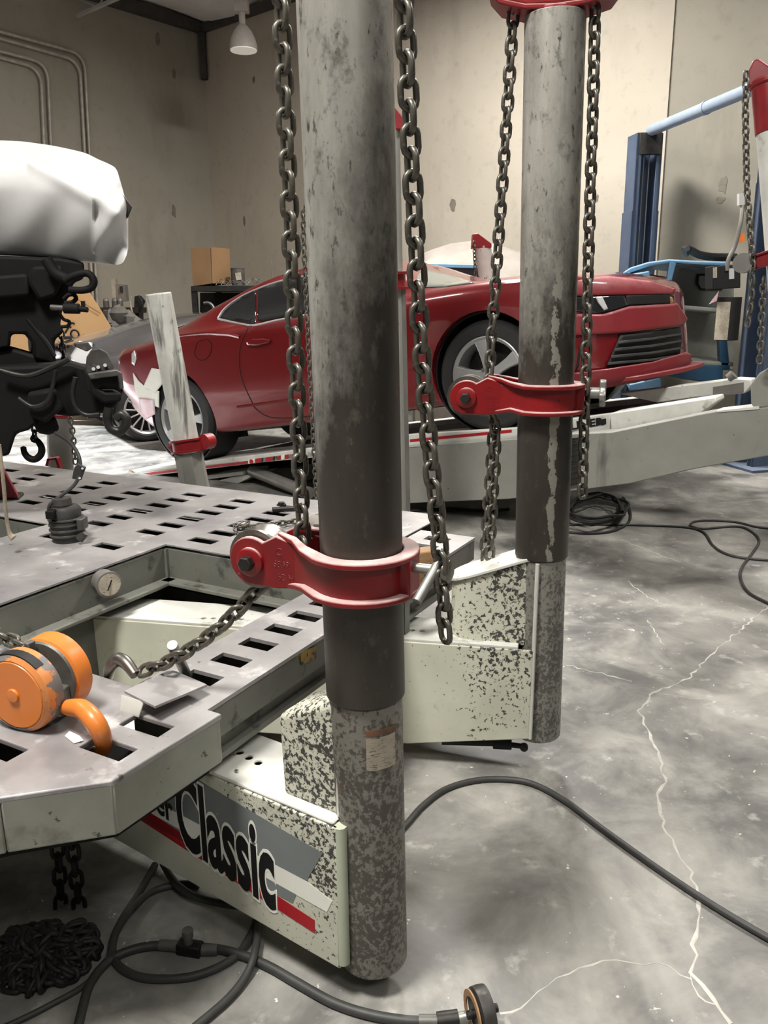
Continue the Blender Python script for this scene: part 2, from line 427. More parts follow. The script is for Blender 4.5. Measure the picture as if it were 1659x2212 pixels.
def frame(o, x, y, z):
    M = Matrix.Identity(4)
    for i, a in enumerate((x, y, z)):
        for j in range(3): M[j][i] = a[j]
    for j in range(3): M[j][3] = o[j]
    return M
def bear(deg): return V((math.sin(R(deg)), math.cos(R(deg)), 0))
UP = V((0, 0, 1))
def arc(c, r, a0, a1, n, u=V((1, 0, 0)), w=V((0, 1, 0))):
    return [V(c) + (u*math.cos(R(a0+(a1-a0)*i/(n-1))) + w*math.sin(R(a0+(a1-a0)*i/(n-1))))*r for i in range(n)]
def spline(pts, per=8, closed=False):
    pts = [V(p) for p in pts]; out = []; m = len(pts)
    rng = range(m if closed else m-1)
    for i in rng:
        if closed: p0, p1, p2, p3 = pts[i-1], pts[i], pts[(i+1) % m], pts[(i+2) % m]
        else: p0 = pts[max(i-1, 0)]; p1 = pts[i]; p2 = pts[i+1]; p3 = pts[min(i+2, m-1)]
        for k in range(per):
            t = k/per
            out.append(.5*((2*p1)+(p2-p0)*t+(2*p0-5*p1+4*p2-p3)*t*t+(3*p1-p0-3*p2+p3)*t**3))
    if not closed: out.append(pts[-1])
    return out

# ================================================================== SETTING
CORNER = V((-2.75, 14.0, 0)); WB = bear(130); NB = V((-WB.y, WB.x, 0)); WLd = bear(220); NL = V((-WLd.y, WLd.x, 0))
HC = 5.55
fl = G().add([(-14, -5, 0), (12, -5, 0), (12, 22, 0), (-14, 22, 0)], [(0, 1, 2, 3)]).obj('floor', 'floor', smooth=False)
struct(fl)
def wallpiece(name, mat, o, d, n_out, spans, thick=.2):
    g = G()
    for (t0, t1, z0, z1) in spans:
        p = [o+d*t0+UP*z0, o+d*t1+UP*z0, o+d*t1+UP*z1, o+d*t0+UP*z1]
        g.prism(p, n_out*thick)
    return struct(g.obj(name, mat, smooth=False))
SEAM = (CORNER - at_pl(1442, 300, CORNER, NB)).length
wallpiece('wall_back', 'wall_back', CORNER, WB, NB, [(-.2, (SEAM := (at_pl(1440, 300, CORNER, NB)-CORNER).dot(WB))-.012, 0, HC+.5)])
wallpiece('wall_right', 'wall_panel', CORNER, WB, NB, [(SEAM+.012, 16, 0, HC+.5)])
g = G(); g.box(CORNER+WB*SEAM+NB*.03+UP*3, (.03, .02, 6), Matrix.Rotation(R(-40), 3, 'Z'))
struct(g.obj('trim_1', 'chip'))
wallpiece('wall_left', 'wall_left', CORNER, WLd, -NL if NL.dot(V((1, 0, 0))) > 0 else NL, [(-.2, 4.6, 0, HC+.5), (4.6, 9.4, 3.5, HC+.5), (9.4, 22, 0, HC+.5)])
# bare patches where the plaster has come off
wl_child = bpy.data.objects['wall_left']; wb_child = bpy.data.objects['wall_back']
def blotch(px, py, w, h, n, par, seed):
    rnd = random.Random(seed); c = at_pl(px, py, CORNER, n)
    inn = -n if n.dot(c - CAMPOS) > 0 else n
    u = UP.cross(inn).normalized(); pts = []
    for i in range(12):
        a = 2*math.pi*i/12; k = rnd.uniform(.6, 1.1)
        pts.append(c + u*math.cos(a)*w*k + UP*math.sin(a)*h*k + inn*.004)
    G().prism(pts, -inn*.004).obj('bare_patch', 'chip', par, smooth=False)
for i, (px, py, w, h, n, p) in enumerate([(978, 442, .05, .09, NB, wb_child), (1562, 400, .05, .10, NB, wb_child), (1556, 432, .05, .04, NB, wb_child), (375, 456, .05, .11, NL, wl_child), (341, 83, .05, .12, NL, wl_child),
                                          (376, 160, .04, .07, NL, wl_child), (548, 172, .03, .06, NB, wb_child), (528, 478, .035, .10, NB, wb_child), (1290, 428, .02, .05, NB, wb_child)]):
    blotch(px, py, w, h, n, p, i)
# roof: insulation blanket with sag between purlins, dark eave beams, open-web joists
g = G(); rows = []
for i in range(34):
    row = []
    for j in range(40):
        s_ = -0.1 + i*.5; t_ = -0.1 + j*.5
        row.append(CORNER + WB*s_ + WLd*t_ + UP*(HC + .10*math.cos(s_*2*math.pi/1.4) + .05*math.sin(t_*1.7)))
    rows.append(row)
g.loft(rows, close=False, caps=False); ceil = struct(g.obj('ceiling', 'ceiling'))
ceil_top = G().box(CORNER+WB*7+WLd*9+UP*(HC+.55), (24, 28, .1), Matrix.Rotation(R(-40), 3, 'Z')).obj('trim_2', 'beam'); struct(ceil_top)
g = G(); g.bar(CORNER+WB*.06+NL*0+UP*(HC-.03)+WLd*.05, CORNER+WLd*9+WB*.06+UP*(HC-.03), .12, .14)
g.bar(CORNER+WLd*.06+UP*(HC-.04), CORNER+WB*12+WLd*.06+UP*(HC-.04), .12, .10)
g.bar(CORNER+WB*.05+WLd*.05+UP*(HC-.75), CORNER+WB*.05+WLd*.05+UP*(HC-.05), .12, .1)
struct(g.obj('trim_3', 'beam'))
for k, tt in enumerate((2.2, 4.4)):
    g = G(); a = CORNER+WLd*tt+UP*(HC-.15)+WB*.1; b = a+WB*9
    g.bar(a, b, .04, .04); g.bar(a-UP*.22, b-UP*.22, .04, .04)
    for i in range(18):
        p = a+WB*(i*.5); g.cyl(p-UP*(.22*(i % 2)), p+WB*.5-UP*(.22*((i+1) % 2)), .010, n=6)
    struct(g.obj('trim_%d' % (4+k), 'joist'))

# conduits bent across the left wall
inl = NL if NL.dot(CAMPOS-CORNER) > 0 else -NL
def conduit(px_pts, label, r=.022, off=.05):
    pts = [at_pl(x, y, CORNER+inl*off, NL) for x, y in px_pts]
    # round the bend
    a, b, c = pts
    path = [a]
    d1 = (a-b).normalized(); d2 = (c-b).normalized(); rr = .22
    for i in range(9):
        t = i/8; path.append((b+d1*rr)*(1-t)**2 + 2*b*t*(1-t) + (b+d2*rr)*t*t)
    path.append(c)
    o = G().tube(path, r, 8).obj('conduit_pipe', 'conduit')
    tag(o, label, 'conduit', 'conduit pipes on the left wall')
conduit([(-60, 52), (182, 118), (212, 690)], 'pale conduit pipe, outermost of the four bends on the left wall')
conduit([(-60, 66), (172, 132), (203, 690)], 'pale conduit pipe running just inside the outermost bend on left wall')
conduit([(-60, 95), (102, 137), (128, 690)], 'thin conduit pipe, second bend counted from the inside on the left wall')
conduit([(-60, 108), (88, 148), (112, 690)], 'thin conduit pipe, innermost of the four bends on the left wall')

# high-bay lamp in the far corner
p = at_y(522, 30, 11.2); p.z = HC-.05; px_c = at_y(525, 82, 11.2)
lamp = thing('high_bay_lamp', 'white high-bay lamp with bell shade hanging in the far corner', 'lamp', px_c)
x, y = px_c.x, px_c.y; z0 = at_y(525, 108, 11.2).z
G().cyl((x, y, z0+.62), (x, y, HC), .012, n=8).obj('rod', 'lampmetal', lamp)
G().box((x, y, z0+.56), (.17, .17, .28)).obj('ballast', 'lampmetal', lamp, .01)
G().cyl((x, y, z0+.28), (x, y, z0+.44), .04, n=12).obj('neck', 'lampmetal', lamp)
G().lathe([(.175, 0), (.172, .05), (.15, .13), (.11, .21), (.06, .27), (.03, .29)], (x, y, z0), UP, 24).obj('shade', 'lampmetal', lamp)
G().lathe([(.165, -.012), (.165, .0), (.02, .0)], (x, y, z0), UP, 24).obj('lens', 'lampglass', lamp)

# cracks across the concrete slab
def crack(pts, w=.010, seed=1):
    rnd = random.Random(seed); path = [at_z(px, py, 0) for px, py in pts]; fine = []
    for a, b in zip(path, path[1:]):
        n = max(2, int((b-a).length/.022))
        for i in range(n):
            p = a.lerp(b, i/n); s = V((-(b-a).y, (b-a).x, 0)).normalized()
            fine.append(p + s*rnd.uniform(-.008, .008))
    fine.append(path[-1]); g = G(); rings = []
    for i, p in enumerate(fine):
        d = (fine[min(i+1, len(fine)-1)]-fine[max(i-1, 0)]).normalized(); s = V((-d.y, d.x, 0)); k = w*rnd.uniform(.25, 1)*.5
        rings.append([p-s*k+UP*.0002, p+s*k*.8+UP*.0002, p+s*k*.3+UP*.0011, p-s*k*.3+UP*.0011])
    g.loft(rings).obj('crack', 'crack', fl, smooth=False)
crack([(1659, 1310), (1560, 1395), (1480, 1470), (1410, 1495), (1382, 1535), (1400, 1580), (1432, 1650), (1436, 1680), (1418, 1735), (1440, 1800), (1500, 1900), (1508, 1990), (1496, 2100), (1540, 2155), (1580, 2212)], .012, 1)
crack([(1496, 2110), (1420, 2085), (1330, 2072), (1250, 2090), (1185, 2130), (1120, 2172), (1080, 2190)], .007, 2)
crack([(1410, 1495), (1470, 1505), (1560, 1515)], .005, 3)
crack([(1496, 2105), (1510, 2150), (1545, 2170)], .005, 4)
crack([(1330, 1162), (1390, 1185), (1470, 1215)], .006, 5)
crack([(1355, 1255), (1400, 1290), (1440, 1310)], .008, 6)
crack([(1400, 1340), (1430, 1385), (1438, 1395)], .008, 7)
crack([(1225, 1437), (1300, 1455), (1365, 1472)], .012, 8)

# ================================================================== CHAIN
def link_mesh(name, L=.0515, W=.035, r=.0051, mat='chain', nseg=7, ns=8):
    g = G(); R_ = W/2-r; s = L/2-r-R_; path = []
    for i in range(nseg): a = math.pi*i/(nseg-1); path.append(V((R_*math.cos(a), s+R_*math.sin(a), 0)))
    for i in range(nseg): a = math.pi+math.pi*i/(nseg-1); path.append(V((R_*math.cos(a), -s+R_*math.sin(a), 0)))
    g.tube(path, r, ns, closed=True)
    me = bpy.data.meshes.new(name); me.from_pydata([tuple(v) for v in g.v], [], g.f)
    bm = bmesh.new(); bm.from_mesh(me); bmesh.ops.recalc_face_normals(bm, faces=bm.faces); bm.to_mesh(me); bm.free()
    me.polygons.foreach_set('use_smooth', [True]*len(me.polygons)); me.materials.append(MAT[mat]); return me
LINK = link_mesh('link', mat='chain')
LINK_D = link_mesh('link_grimy', mat='chain_dark')
LINK_F = link_mesh('link_far', mat='chain_far', nseg=5, ns=6)
def resample(path, step):
    path = [V(p) for p in path]; out = [path[0].copy()]; acc = 0.; prev = path[0]
    for q in path[1:]:
        seg = (q-prev).length
        while acc+seg >= step:
            prev = prev.lerp(q, (step-acc)/seg); seg = (q-prev).length; out.append(prev.copy()); acc = 0.
        acc += seg; prev = q
    return out
def chain(label, path, mesh=LINK, pitch=.031, twist=25, jitter=6, scale=1., parent=None, group='steel pull chains', ref=None, seed=0):
    rnd = random.Random(seed); pts = resample(path, pitch*scale)
    e = parent or thing('steel_chain', label, 'chain', V(pts[-1]), group)
    for i in range(len(pts)-1):
        p = (pts[i]+pts[i+1])/2; d = (pts[i+1]-pts[i]).normalized()
        u = d.cross(ref or V((0, 1, 0)))
        if u.length < .05: u = d.cross(V((1, 0, 0)))
        u.normalize(); w = u.cross(d)
        a = R((i % 2)*90 + twist + rnd.uniform(-jitter, jitter))
        X = u*math.cos(a)+w*math.sin(a); Z = X.cross(d)
        M = frame(p, X, d, Z) @ Matrix.Diagonal((scale, scale, scale, 1))
        o = bpy.data.objects.new('link', mesh); COL.objects.link(o)
        o.parent = e; o.matrix_parent_inverse = Matrix.Translation(-e.location); o.matrix_basis = M
    return e

# ================================================================== FRAME RACK IN FRONT (deck at 0.56 m)
AD = bear(28.9); BD = V((AD.y, -AD.x, 0)); ZD = .56
def DK(a, b, z=ZD): return AD*a + BD*b + UP*z
rack = thing('frame_rack', 'worn steel frame-straightening rack with slotted deck under the truck', 'frame rack', DK(1.5, -2.2, 0))
def plate(name, a_rng, b_rng, holes, t=.0045, z=ZD, mat='deck', mask=None, parent=rack):
    av = sorted(set([a_rng[0], a_rng[1]] + [x for h in holes for x in h[:2] if a_rng[0] < x < a_rng[1]]))
    bv = sorted(set([b_rng[0], b_rng[1]] + [x for h in holes for x in h[2:] if b_rng[0] < x < b_rng[1]]))
    bm = bmesh.new(); vs = {}
    def vert(i, j):
        if (i, j) not in vs: vs[i, j] = bm.verts.new(DK(av[i], bv[j], z))
        return vs[i, j]
    for i in range(len(av)-1):
        for j in range(len(bv)-1):
            ca = (av[i]+av[i+1])/2; cb = (bv[j]+bv[j+1])/2
            if any(h[0] < ca < h[1] and h[2] < cb < h[3] for h in holes): continue
            bm.faces.new((vert(i, j), vert(i, j+1), vert(i+1, j+1), vert(i+1, j)))
    bmesh.ops.recalc_face_normals(bm, faces=bm.faces)
    if sum(f.normal.z for f in bm.faces) < 0: bmesh.ops.reverse_faces(bm, faces=bm.faces)
    r = bmesh.ops.extrude_face_region(bm, geom=list(bm.faces), use_keep_orig=True)
    for v in [x for x in r['geom'] if isinstance(x, bmesh.types.BMVert)]: v.co.z -= t
    bmesh.ops.recalc_face_normals(bm, faces=bm.faces)
    me = bpy.data.meshes.new(name); bm.to_mesh(me); bm.free()
    me.materials.append(MAT[mat])
    o = bpy.data.objects.new(name, me); COL.objects.link(o); adopt(o, parent); return o
SA, SB = .0245, .053
def slot(a, b, sa=SA, sb=SB): return (a-sa, a+sa, b-sb, b+sb)
P = .1028
slots = []
for b, ks in ((-1.80, range(-0, 6)), (-2.04, range(0, 6)), (-2.30, range(0, 6)), (-2.556, range(1, 6)), (-2.816, range(1, 6)), (-3.235, range(3, 6)), (-3.49, range(2, 6)), (-1.545, range(0, 5))):
    for k in ks: slots.append(slot(1.995+k*P + (.008 if b < -2.4 else 0), b))
slots.append(slot(1.80, -2.04)); slots.append(slot(1.80, -2.30))
openings = [(1.10, 1.905, -1.885, -1.205), (-3, 1.905, -9, -2.455), (-3, 1.70, -9, -2.455)]
main = plate('deck_plate', (1.905, 2.66), (-3.9, -1.215), [h for h in slots if h[0] > 1.9])
plate('deck_plate', (.2, 1.905), (-2.455, -1.885), [h for h in slots if h[0] < 1.9], t=.006)
strip_slots = [slot(1.192+k*.0985, -1.106, .0235, .043) for k in range(13)]
plate('side_strip', (1.08, 2.45), (-1.205, -1.0), strip_slots, t=.009, z=ZD-.002)
# far corner cut off towards the outer side
g = G(); g.prism([DK(2.05, -1.0, ZD-.001), DK(2.05, -1.0, ZD-.001)+BD*.001, DK(2.13, -.99, ZD-.001), DK(2.09, -.93, ZD-.001)], -UP*.012); g.obj('corner_plate', 'deck', rack)
# near end plate, chamfered, with a rolled outer lip
end_out = [DK(1.10, -1.50), DK(1.085, -.963), DK(.82, -.975), DK(.70, -1.10), DK(.42, -1.32), DK(.30, -1.885), DK(1.10, -1.885)]
end_holes = [slot(.985, -1.06, .0225, .05), slot(.893, -1.062, .0225, .05), slot(.80, -1.235, .0225, .05)]
def plate_poly(name, outline, holes, t, mat, parent):
    """polygon plate with rectangular holes (bmesh boolean-free: scanline cells clipped to the outline)"""
    g = G(); n = len(outline); g.prism(outline, -UP*t)
    o = g.obj(name, mat, parent, bevel=.004)
    cut = G()
    for (a0, a1, b0, b1) in holes: cut.prism([DK(a0, b0, ZD+.05), DK(a1, b0, ZD+.05), DK(a1, b1, ZD+.05), DK(a0, b1, ZD+.05)], -UP*.1)
    cm = bpy.data.meshes.new('cut'); cm.from_pydata([tuple(v) for v in cut.v], [], cut.f)
    bm = bmesh.new(); bm.from_mesh(cm); bmesh.ops.recalc_face_normals(bm, faces=bm.faces); bm.to_mesh(cm); bm.free()
    return boolean(o, cm)
def boolean(o, cut_mesh, first=True):
    c = bpy.data.objects.new('cutter', cut_mesh); COL.objects.link(c)
    mods = [m.name for m in o.modifiers]
    md = o.modifiers.new('cut', 'BOOLEAN'); md.operation = 'DIFFERENCE'; md.object = c; md.solver = 'EXACT'
    while o.modifiers[0].name != 'cut':
        i = list(o.modifiers).index(md); o.modifiers.move(i, i-1)
    keep = [(m.type, m.width, m.segments, m.angle_limit) for m in o.modifiers if m.type == 'BEVEL']
    for m in list(o.modifiers):
        if m.type == 'BEVEL': o.modifiers.remove(m)
    dg = bpy.context.evaluated_depsgraph_get(); dg.update()
    me = bpy.data.meshes.new_from_object(o.evaluated_get(dg)); nm = o.data.name
    mats = list(o.data.materials)
    o.modifiers.clear(); o.data = me
    me.materials.clear()
    for m_ in mats: me.materials.append(m_)
    bpy.data.objects.remove(c)
    for (_, w, s, a) in keep:
        b = o.modifiers.new('bevel', 'BEVEL'); b.width = w; b.segments = s; b.limit_method = 'ANGLE'; b.angle_limit = a
    return o
plate_poly('end_plate', end_out, end_holes, .012, 'deck', rack)
def skirt(name, pts, h, t, mat, parent, top=ZD-.001, inward=None):
    for a, b in zip(pts, pts[1:]):
        d = (b-a).normalized(); n = V((d.y, -d.x, 0))
        if inward is not None and n.dot(inward-a) < 0: n = -n
        A = V((a.x, a.y, top)); B = V((b.x, b.y, top))
        G().prism([A, B, B-UP*h, A-UP*h], n*t).obj(name, mat, parent, bevel=.004)
cen = DK(.9, -1.4, ZD)
skirt('edge_skirt', [DK(1.083, -1.19), DK(1.083, -.965), DK(.82, -.975), DK(.70, -1.10), DK(.42, -1.32), DK(.30, -1.885)], .100, .012, 'deckedge', rack, ZD-.004, cen)
# side strip channel: outer flange face, web, lower flange
g = G(); g.prism([DK(1.083, -1.003, ZD-.014), DK(2.45, -1.003, ZD-.014), DK(2.45, -1.003, ZD-.080), DK(1.083, -1.003, ZD-.080)], -BD*.012); g.obj('strip_lip', 'underframe', rack)
g = G(); g.prism([DK(1.083, -1.03, ZD-.03), DK(2.45, -1.03, ZD-.03), DK(2.45, -1.03, ZD-.135), DK(1.083, -1.03, ZD-.135)], -BD*.012); g.obj('strip_web', 'underframe', rack)
g = G(); g.prism([DK(1.083, -1.012, ZD-.125), DK(2.45, -1.012, ZD-.125), DK(2.45, -1.07, ZD-.125), DK(1.083, -1.07, ZD-.125)], -UP*.014); g.obj('strip_flange', 'underframe', rack)
g = G(); g.prism([DK(1.10, -1.202, ZD-.014), DK(1.9, -1.202, ZD-.014), DK(1.9, -1.202, ZD-.10), DK(1.10, -1.202, ZD-.10)], BD*.012); g.obj('strip_inner_web', 'underframe', rack)
# opening: channel beam along the inner side and across the far side
def channel(name, p, q, inn, mat='underframe'):
    g = G(); d = UP
    g.prism([p-UP*.014, q-UP*.014, q-UP*.13, p-UP*.13], -inn*.012)
    g.prism([p-UP*.115+inn*.045, q-UP*.115+inn*.045, q-UP*.115-inn*.012, p-UP*.115-inn*.012], -UP*.014)
    g.obj(name, mat, rack, bevel=.004)
channel('inner_channel', DK(.3, -1.888), DK(1.905, -1.888), BD)
G().box(DK(1.912, -1.893, ZD-.08), (.03, .03, .13), Matrix.Rotation(R(-28.9), 3, 'Z')).obj('corner_post', 'underframe', rack)
channel('far_channel', DK(1.908, -1.885), DK(1.908, -1.215), -AD)
G().prism([DK(1.93, -1.975, .10), DK(1.93, -1.0, .10), DK(1.93, -1.0, .50), DK(1.93, -1.975, .50)], AD*.03).obj('cross_member', 'underframe', rack)
G().prism([DK(.3, -1.93, .14), DK(1.97, -1.93, .14), DK(1.97, -1.93, .50), DK(.3, -1.93, .50)], -BD*.03).obj('long_member', 'underframe', rack)
for (a, b) in ((.55, -1.75), (2.3, -1.45), (2.3, -3.3), (.6, -2.35)):
    g = G(); g.box(DK(a, b, .198), (.1, .1, .396), Matrix.Rotation(R(-28.9), 3, 'Z')); g.box(DK(a, b, .008), (.2, .2, .016), Matrix.Rotation(R(-28.9), 3, 'Z')); g.obj('support_leg', 'underframe', rack, .004)
G().prism([DK(1.92, -3.88, ZD-.15), DK(2.63, -3.88, ZD-.15), DK(2.63, -1.25, ZD-.15), DK(1.92, -1.25, ZD-.15)], -UP*.01).obj('slot_shade_pan', 'shade_black', rack)  # unseen pan added below the slots, black to stand in for shade
G().prism([DK(.3, -2.44, ZD-.15), DK(1.92, -2.44, ZD-.15), DK(1.92, -1.91, ZD-.15), DK(.3, -1.91, ZD-.15)], -UP*.01).obj('slot_shade_pan', 'shade_black', rack)  # second added pan, darkens the slots of the inner plate
G().prism([DK(2.65, -3.9, ZD-.015), DK(2.65, -1.22, ZD-.015), DK(2.65, -1.22, ZD-.15), DK(2.65, -3.9, ZD-.15)], -AD*.012).obj('far_light_block', 'underframe', rack)  # added skirt, keeps light from getting in under the deck
G().prism([DK(1.92, -3.89, ZD-.015), DK(2.65, -3.89, ZD-.015), DK(2.65, -3.89, ZD-.15), DK(1.92, -3.89, ZD-.15)], BD*.012).obj('left_light_block', 'underframe', rack)  # added to close the left side against light
G().prism([DK(1.907, -3.89, ZD-.015), DK(1.907, -2.455, ZD-.015), DK(1.907, -2.455, ZD-.15), DK(1.907, -3.89, ZD-.15)], AD*.012).obj('well_light_block', 'underframe', rack)  # added along the well to keep the slots dark inside
G().prism([DK(.3, -2.452, ZD-.015), DK(1.92, -2.452, ZD-.015), DK(1.92, -2.452, ZD-.15), DK(.3, -2.452, ZD-.15)], BD*.012).obj('well_light_block', 'underframe', rack)  # same light blocker along the other well edge, added
G().prism([DK(1.10, -1.19, ZD-.125), DK(2.45, -1.19, ZD-.125), DK(2.45, -1.05, ZD-.125), DK(1.10, -1.05, ZD-.125)], -UP*.008).obj('strip_shade_pan', 'shade_black', rack)  # added black sheet, painted shade below the strip slots
G().prism([DK(.45, -1.80, ZD-.12), DK(1.07, -1.80, ZD-.12), DK(1.07, -.99, ZD-.12), DK(.84, -1.0, ZD-.12), DK(.72, -1.12, ZD-.12), DK(.46, -1.33, ZD-.12)], -UP*.008).obj('end_shade_pan', 'shade_black', rack)  # added black sheet, painted shade below the end plate slots
# wooden blocks lying on the far corner of the strip
for nm, (pp, sz, rz, lb) in enumerate(((at_z(905, 1205, ZD+.03), (.10, .055, .05), 20, 'upper plywood block on the deck corner behind the front collar'), (at_z(884, 1246, ZD+.027), (.07, .05, .05), 35, 'lower plywood block lying on the slotted strip edge behind the front collar'))):
    o = G().box(pp, sz, Matrix.Rotation(R(rz), 3, 'Z')).obj('wood_block', 'wood', bevel=.004); tag(o, lb, 'wood block')
# caution sticker on the strip web
fn = BD
st = thing('caution_sticker', 'faded yellow caution sticker on the side of the deck strip', 'sticker', DK(1.5, -1.017, .45))
def on_strip(px, py): return at_pl(px, py, DK(1.5, -1.0018, .45), BD)
G().prism([on_strip(648, 1410), on_strip(682, 1395), on_strip(682, 1422), on_strip(650, 1436)], BD*.0015).obj('yellow_panel', 'yellowprint', st, smooth=False)
Mx = frame(on_strip(634, 1425)+BD*.001, AD, UP, BD); text_mesh('heading', 'CAUTION', Mx, 'yellowprint', st, .014)
# gauge on the inner channel
ga = thing('pressure_gauge', 'round pressure gauge with dusty dial on the inner deck channel', 'gauge', at_pl(222, 1254, DK(1.5, -1.888), BD))
gc = at_pl(222, 1254, DK(1.5, -1.875), BD)
gd = (BD*.9 - AD*.35).normalized()
G().lathe([(.036, 0), (.036, .04), (.04, .042), (.04, .052), (.034, .053)], gc, gd, 28).obj('case', 'galv', ga)
G().lathe([(.034, 0), (.034, .003)], gc+gd*.051, gd, 28).obj('dial', 'label', ga)
G().bar(gc+gd*.056-UP*.015-AD*.01, gc+gd*.056+UP*.02+AD*.012, .003, .002, gd).obj('needle', 'ink', ga)

# ================================================================== PULLING TOWERS OF THE FRONT RACK
def px_prism(name, pxs, p, n, depth, mat, parent, bevel=0., smooth=True):
    pts = [at_pl(x, y, p, n) for x, y in pxs]
    away = n if n.dot(V(p)-CAMPOS) > 0 else -n
    return G().prism(pts, away*depth).obj(name, mat, parent, bevel, smooth=smooth)

P1B = V((-.030, 1.36, .05)); P1T = V((-.0545, 1.352, 2.05))
P2B = V((.446, 2.15, .095)); P2T = V((.4195, 2.145, 1.985))
def on_axis(B, T, z): return B.lerp(T, (z-B.z)/(T.z-B.z))
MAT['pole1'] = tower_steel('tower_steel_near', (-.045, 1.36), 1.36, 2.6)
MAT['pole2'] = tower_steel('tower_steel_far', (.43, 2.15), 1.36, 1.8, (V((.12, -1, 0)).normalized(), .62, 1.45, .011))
MAT['polebase'] = tower_base_mat('worn_tower_base')
MAT['polebase2'] = tower_base_mat('worn_tower_base_far', (.56, .555, .525), (.38, .375, .355))
MAT['arm1'] = chipped('chipped_arm_paint_near', P1B+V((-.03, -.05, .36)), .16, .46, lo=.70, hi=.505, scale=110)
MAT['arm2'] = chipped('chipped_arm_paint_far', P2B+V((-.02, -.05, .42)), .10, .62, lo=.73, hi=.50, scale=80)

# --- near tower
A1 = bear(-56.5); N1 = V((A1.y, -A1.x, 0))          # N1 faces the camera side
if N1.dot(CAMPOS - P1B) < 0: N1 = -N1
FACE1 = V((P1B.x, P1B.y, 0)) + N1*.0875
t1 = thing('pull_tower', 'nearest pulling tower, thick scuffed steel tube on an arm lettered Classic', 'pull tower', V((P1B.x, P1B.y, 0)), 'pulling towers')
zj = .632
G().cyl(P1B, on_axis(P1B, P1T, zj), .0675, n=48).obj('base_tube', 'polebase', t1, .004)
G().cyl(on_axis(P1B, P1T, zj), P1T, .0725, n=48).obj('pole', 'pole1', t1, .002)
Z1T, Z1B = .385, .115
def F1(s, z, off=0.): return FACE1 + A1*s + UP*z + N1*off
S_END = 1.35
far1 = [FACE1 - N1*.175]
G().prism([F1(.020, .072), F1(.020, Z1T), F1(S_END, Z1T), F1(S_END, Z1B+.01), F1(.5, Z1B-.02), F1(.1, .075)], -N1*.010).obj('arm_side', 'arm1', t1, .003)
G().prism([F1(-.005, .07, -.165), F1(-.005, Z1T, -.165), F1(S_END, Z1T, -.165), F1(S_END, Z1B+.01, -.165), F1(.5, Z1B-.02, -.165), F1(.1, .075, -.165)], -N1*.010).obj('arm_side', 'arm1', t1, .003)
tp = G().prism([F1(.03, Z1T, -.004), F1(S_END, Z1T, -.004), F1(S_END, Z1T, -.171), F1(.03, Z1T, -.171)], UP*.008).obj('arm_top', 'white_paint', t1, .004)
cut = G()
for i in range(7):
    c = at_z(477+i*20.2 if i else 477, 1602+i*11.0, Z1T+.008) if i < 5 else None
    if c: cut.cyl(c-UP*.03, c+UP*.03, .0085, n=16)
c0 = at_z(456, 1592, Z1T+.008); cut.cyl(c0-UP*.03, c0+UP*.03, .0085, n=16)
cm = bpy.data.meshes.new('cut'); cm.from_pydata([tuple(v) for v in cut.v], [], cut.f)
bm = bmesh.new(); bm.from_mesh(cm); bmesh.ops.recalc_face_normals(bm, faces=bm.faces); bm.to_mesh(cm); bm.free()
boolean(tp, cm)
G().prism([F1(.02, .085, -.005), F1(S_END, Z1B, -.005), F1(S_END, Z1B, -.17), F1(.02, .085, -.17)], UP*.008).obj('arm_bottom', 'arm1', t1)
# gusset box on the arm against the pole, sloping bevelled top
gz0, gz1 = .56, .64
gp = lambda o: [F1(.015, Z1T, o), F1(.172, Z1T, o), F1(.178, gz0, o), F1(.015, gz1, o)]
G().prism(gp(-.028), -N1*.119).obj('gusset', 'arm1', t1, .014, 3)
G().tube([F1(.020, .080, -.013), F1(.020, Z1T, -.013)], .013, 10).obj('weld_seam', 'palegreen', t1)
G().tube([F1(.030, Z1T+.01, -.028), F1(.030, .63, -.030)], .007, 8).obj('weld_seam', 'white_paint', t1)
# lettering on the arm: grey and white bands, red band, the name in black with a white edge
dec = thing('arm_lettering', 'black Classic lettering with white edge over grey and red bands on the near arm', 'lettering', F1(.3, .12, .001))
def on1(x, y, off): return at_pl(x, y, F1(0, 0, off), N1)
def band(name, pxs, mat, off=.0004): G().prism([on1(x, y, off) for x, y in pxs], N1*.0004).obj(name, mat, dec, smooth=False)
band('grey_band', [(300, 1690), (392, 1664), (697, 1843), (662, 1903), (300, 1712)], 'stripe')
band('white_band', [(300, 1712), (662, 1903), (718, 1946), (706, 1970), (300, 1742)], 'white')
band('grey_band', [(300, 1742), (640, 1932), (632, 1951), (300, 1766)], 'stripe')
band('red_band', [(284, 1738), (320, 1752), (680, 1988), (680, 2016), (284, 1759)], 'redprint')
q0 = on1(384, 1790, 0); q1 = on1(592, 1945, 0)
s0 = (q0-FACE1).dot(A1); s1 = (q1-FACE1).dot(A1)
bA = on1(420, 1833, 0); bB = on1(580, 1947, 0)
bdir = (bB-bA).normalized()
def word(body, s_left, width, z, cap, mat, off, grow, start=None):
    # measure, then fit to width x cap height on the face
    cu = bpy.data.curves.new('m', 'FONT'); cu.body = body; tmp = bpy.data.objects.new('m', cu); COL.objects.link(tmp)
    bpy.context.view_layer.update(); dx = tmp.dimensions.x; bpy.data.objects.remove(tmp)
    size = cap/.70
    sx = width/(dx*size)
    M_ = frame((start or F1(s_left, z, 0))+N1*off, bdir, UP, N1)
    return text_mesh('lettering', body, M_, mat, dec, size, .0002, grow, sx=sx)
zc_ = (on1(590, 1945, 0)).z; zt_ = on1(384, 1668, 0).z
w0 = on1(386, 1812, 0); wl_ = (on1(592, 1953, 0)-w0).length; cap_ = (on1(400, 1668, 0)-on1(400, 1820, 0)).length
word('Classic', 0, wl_, 0, cap_*.97, 'white', .0010, .015, w0)
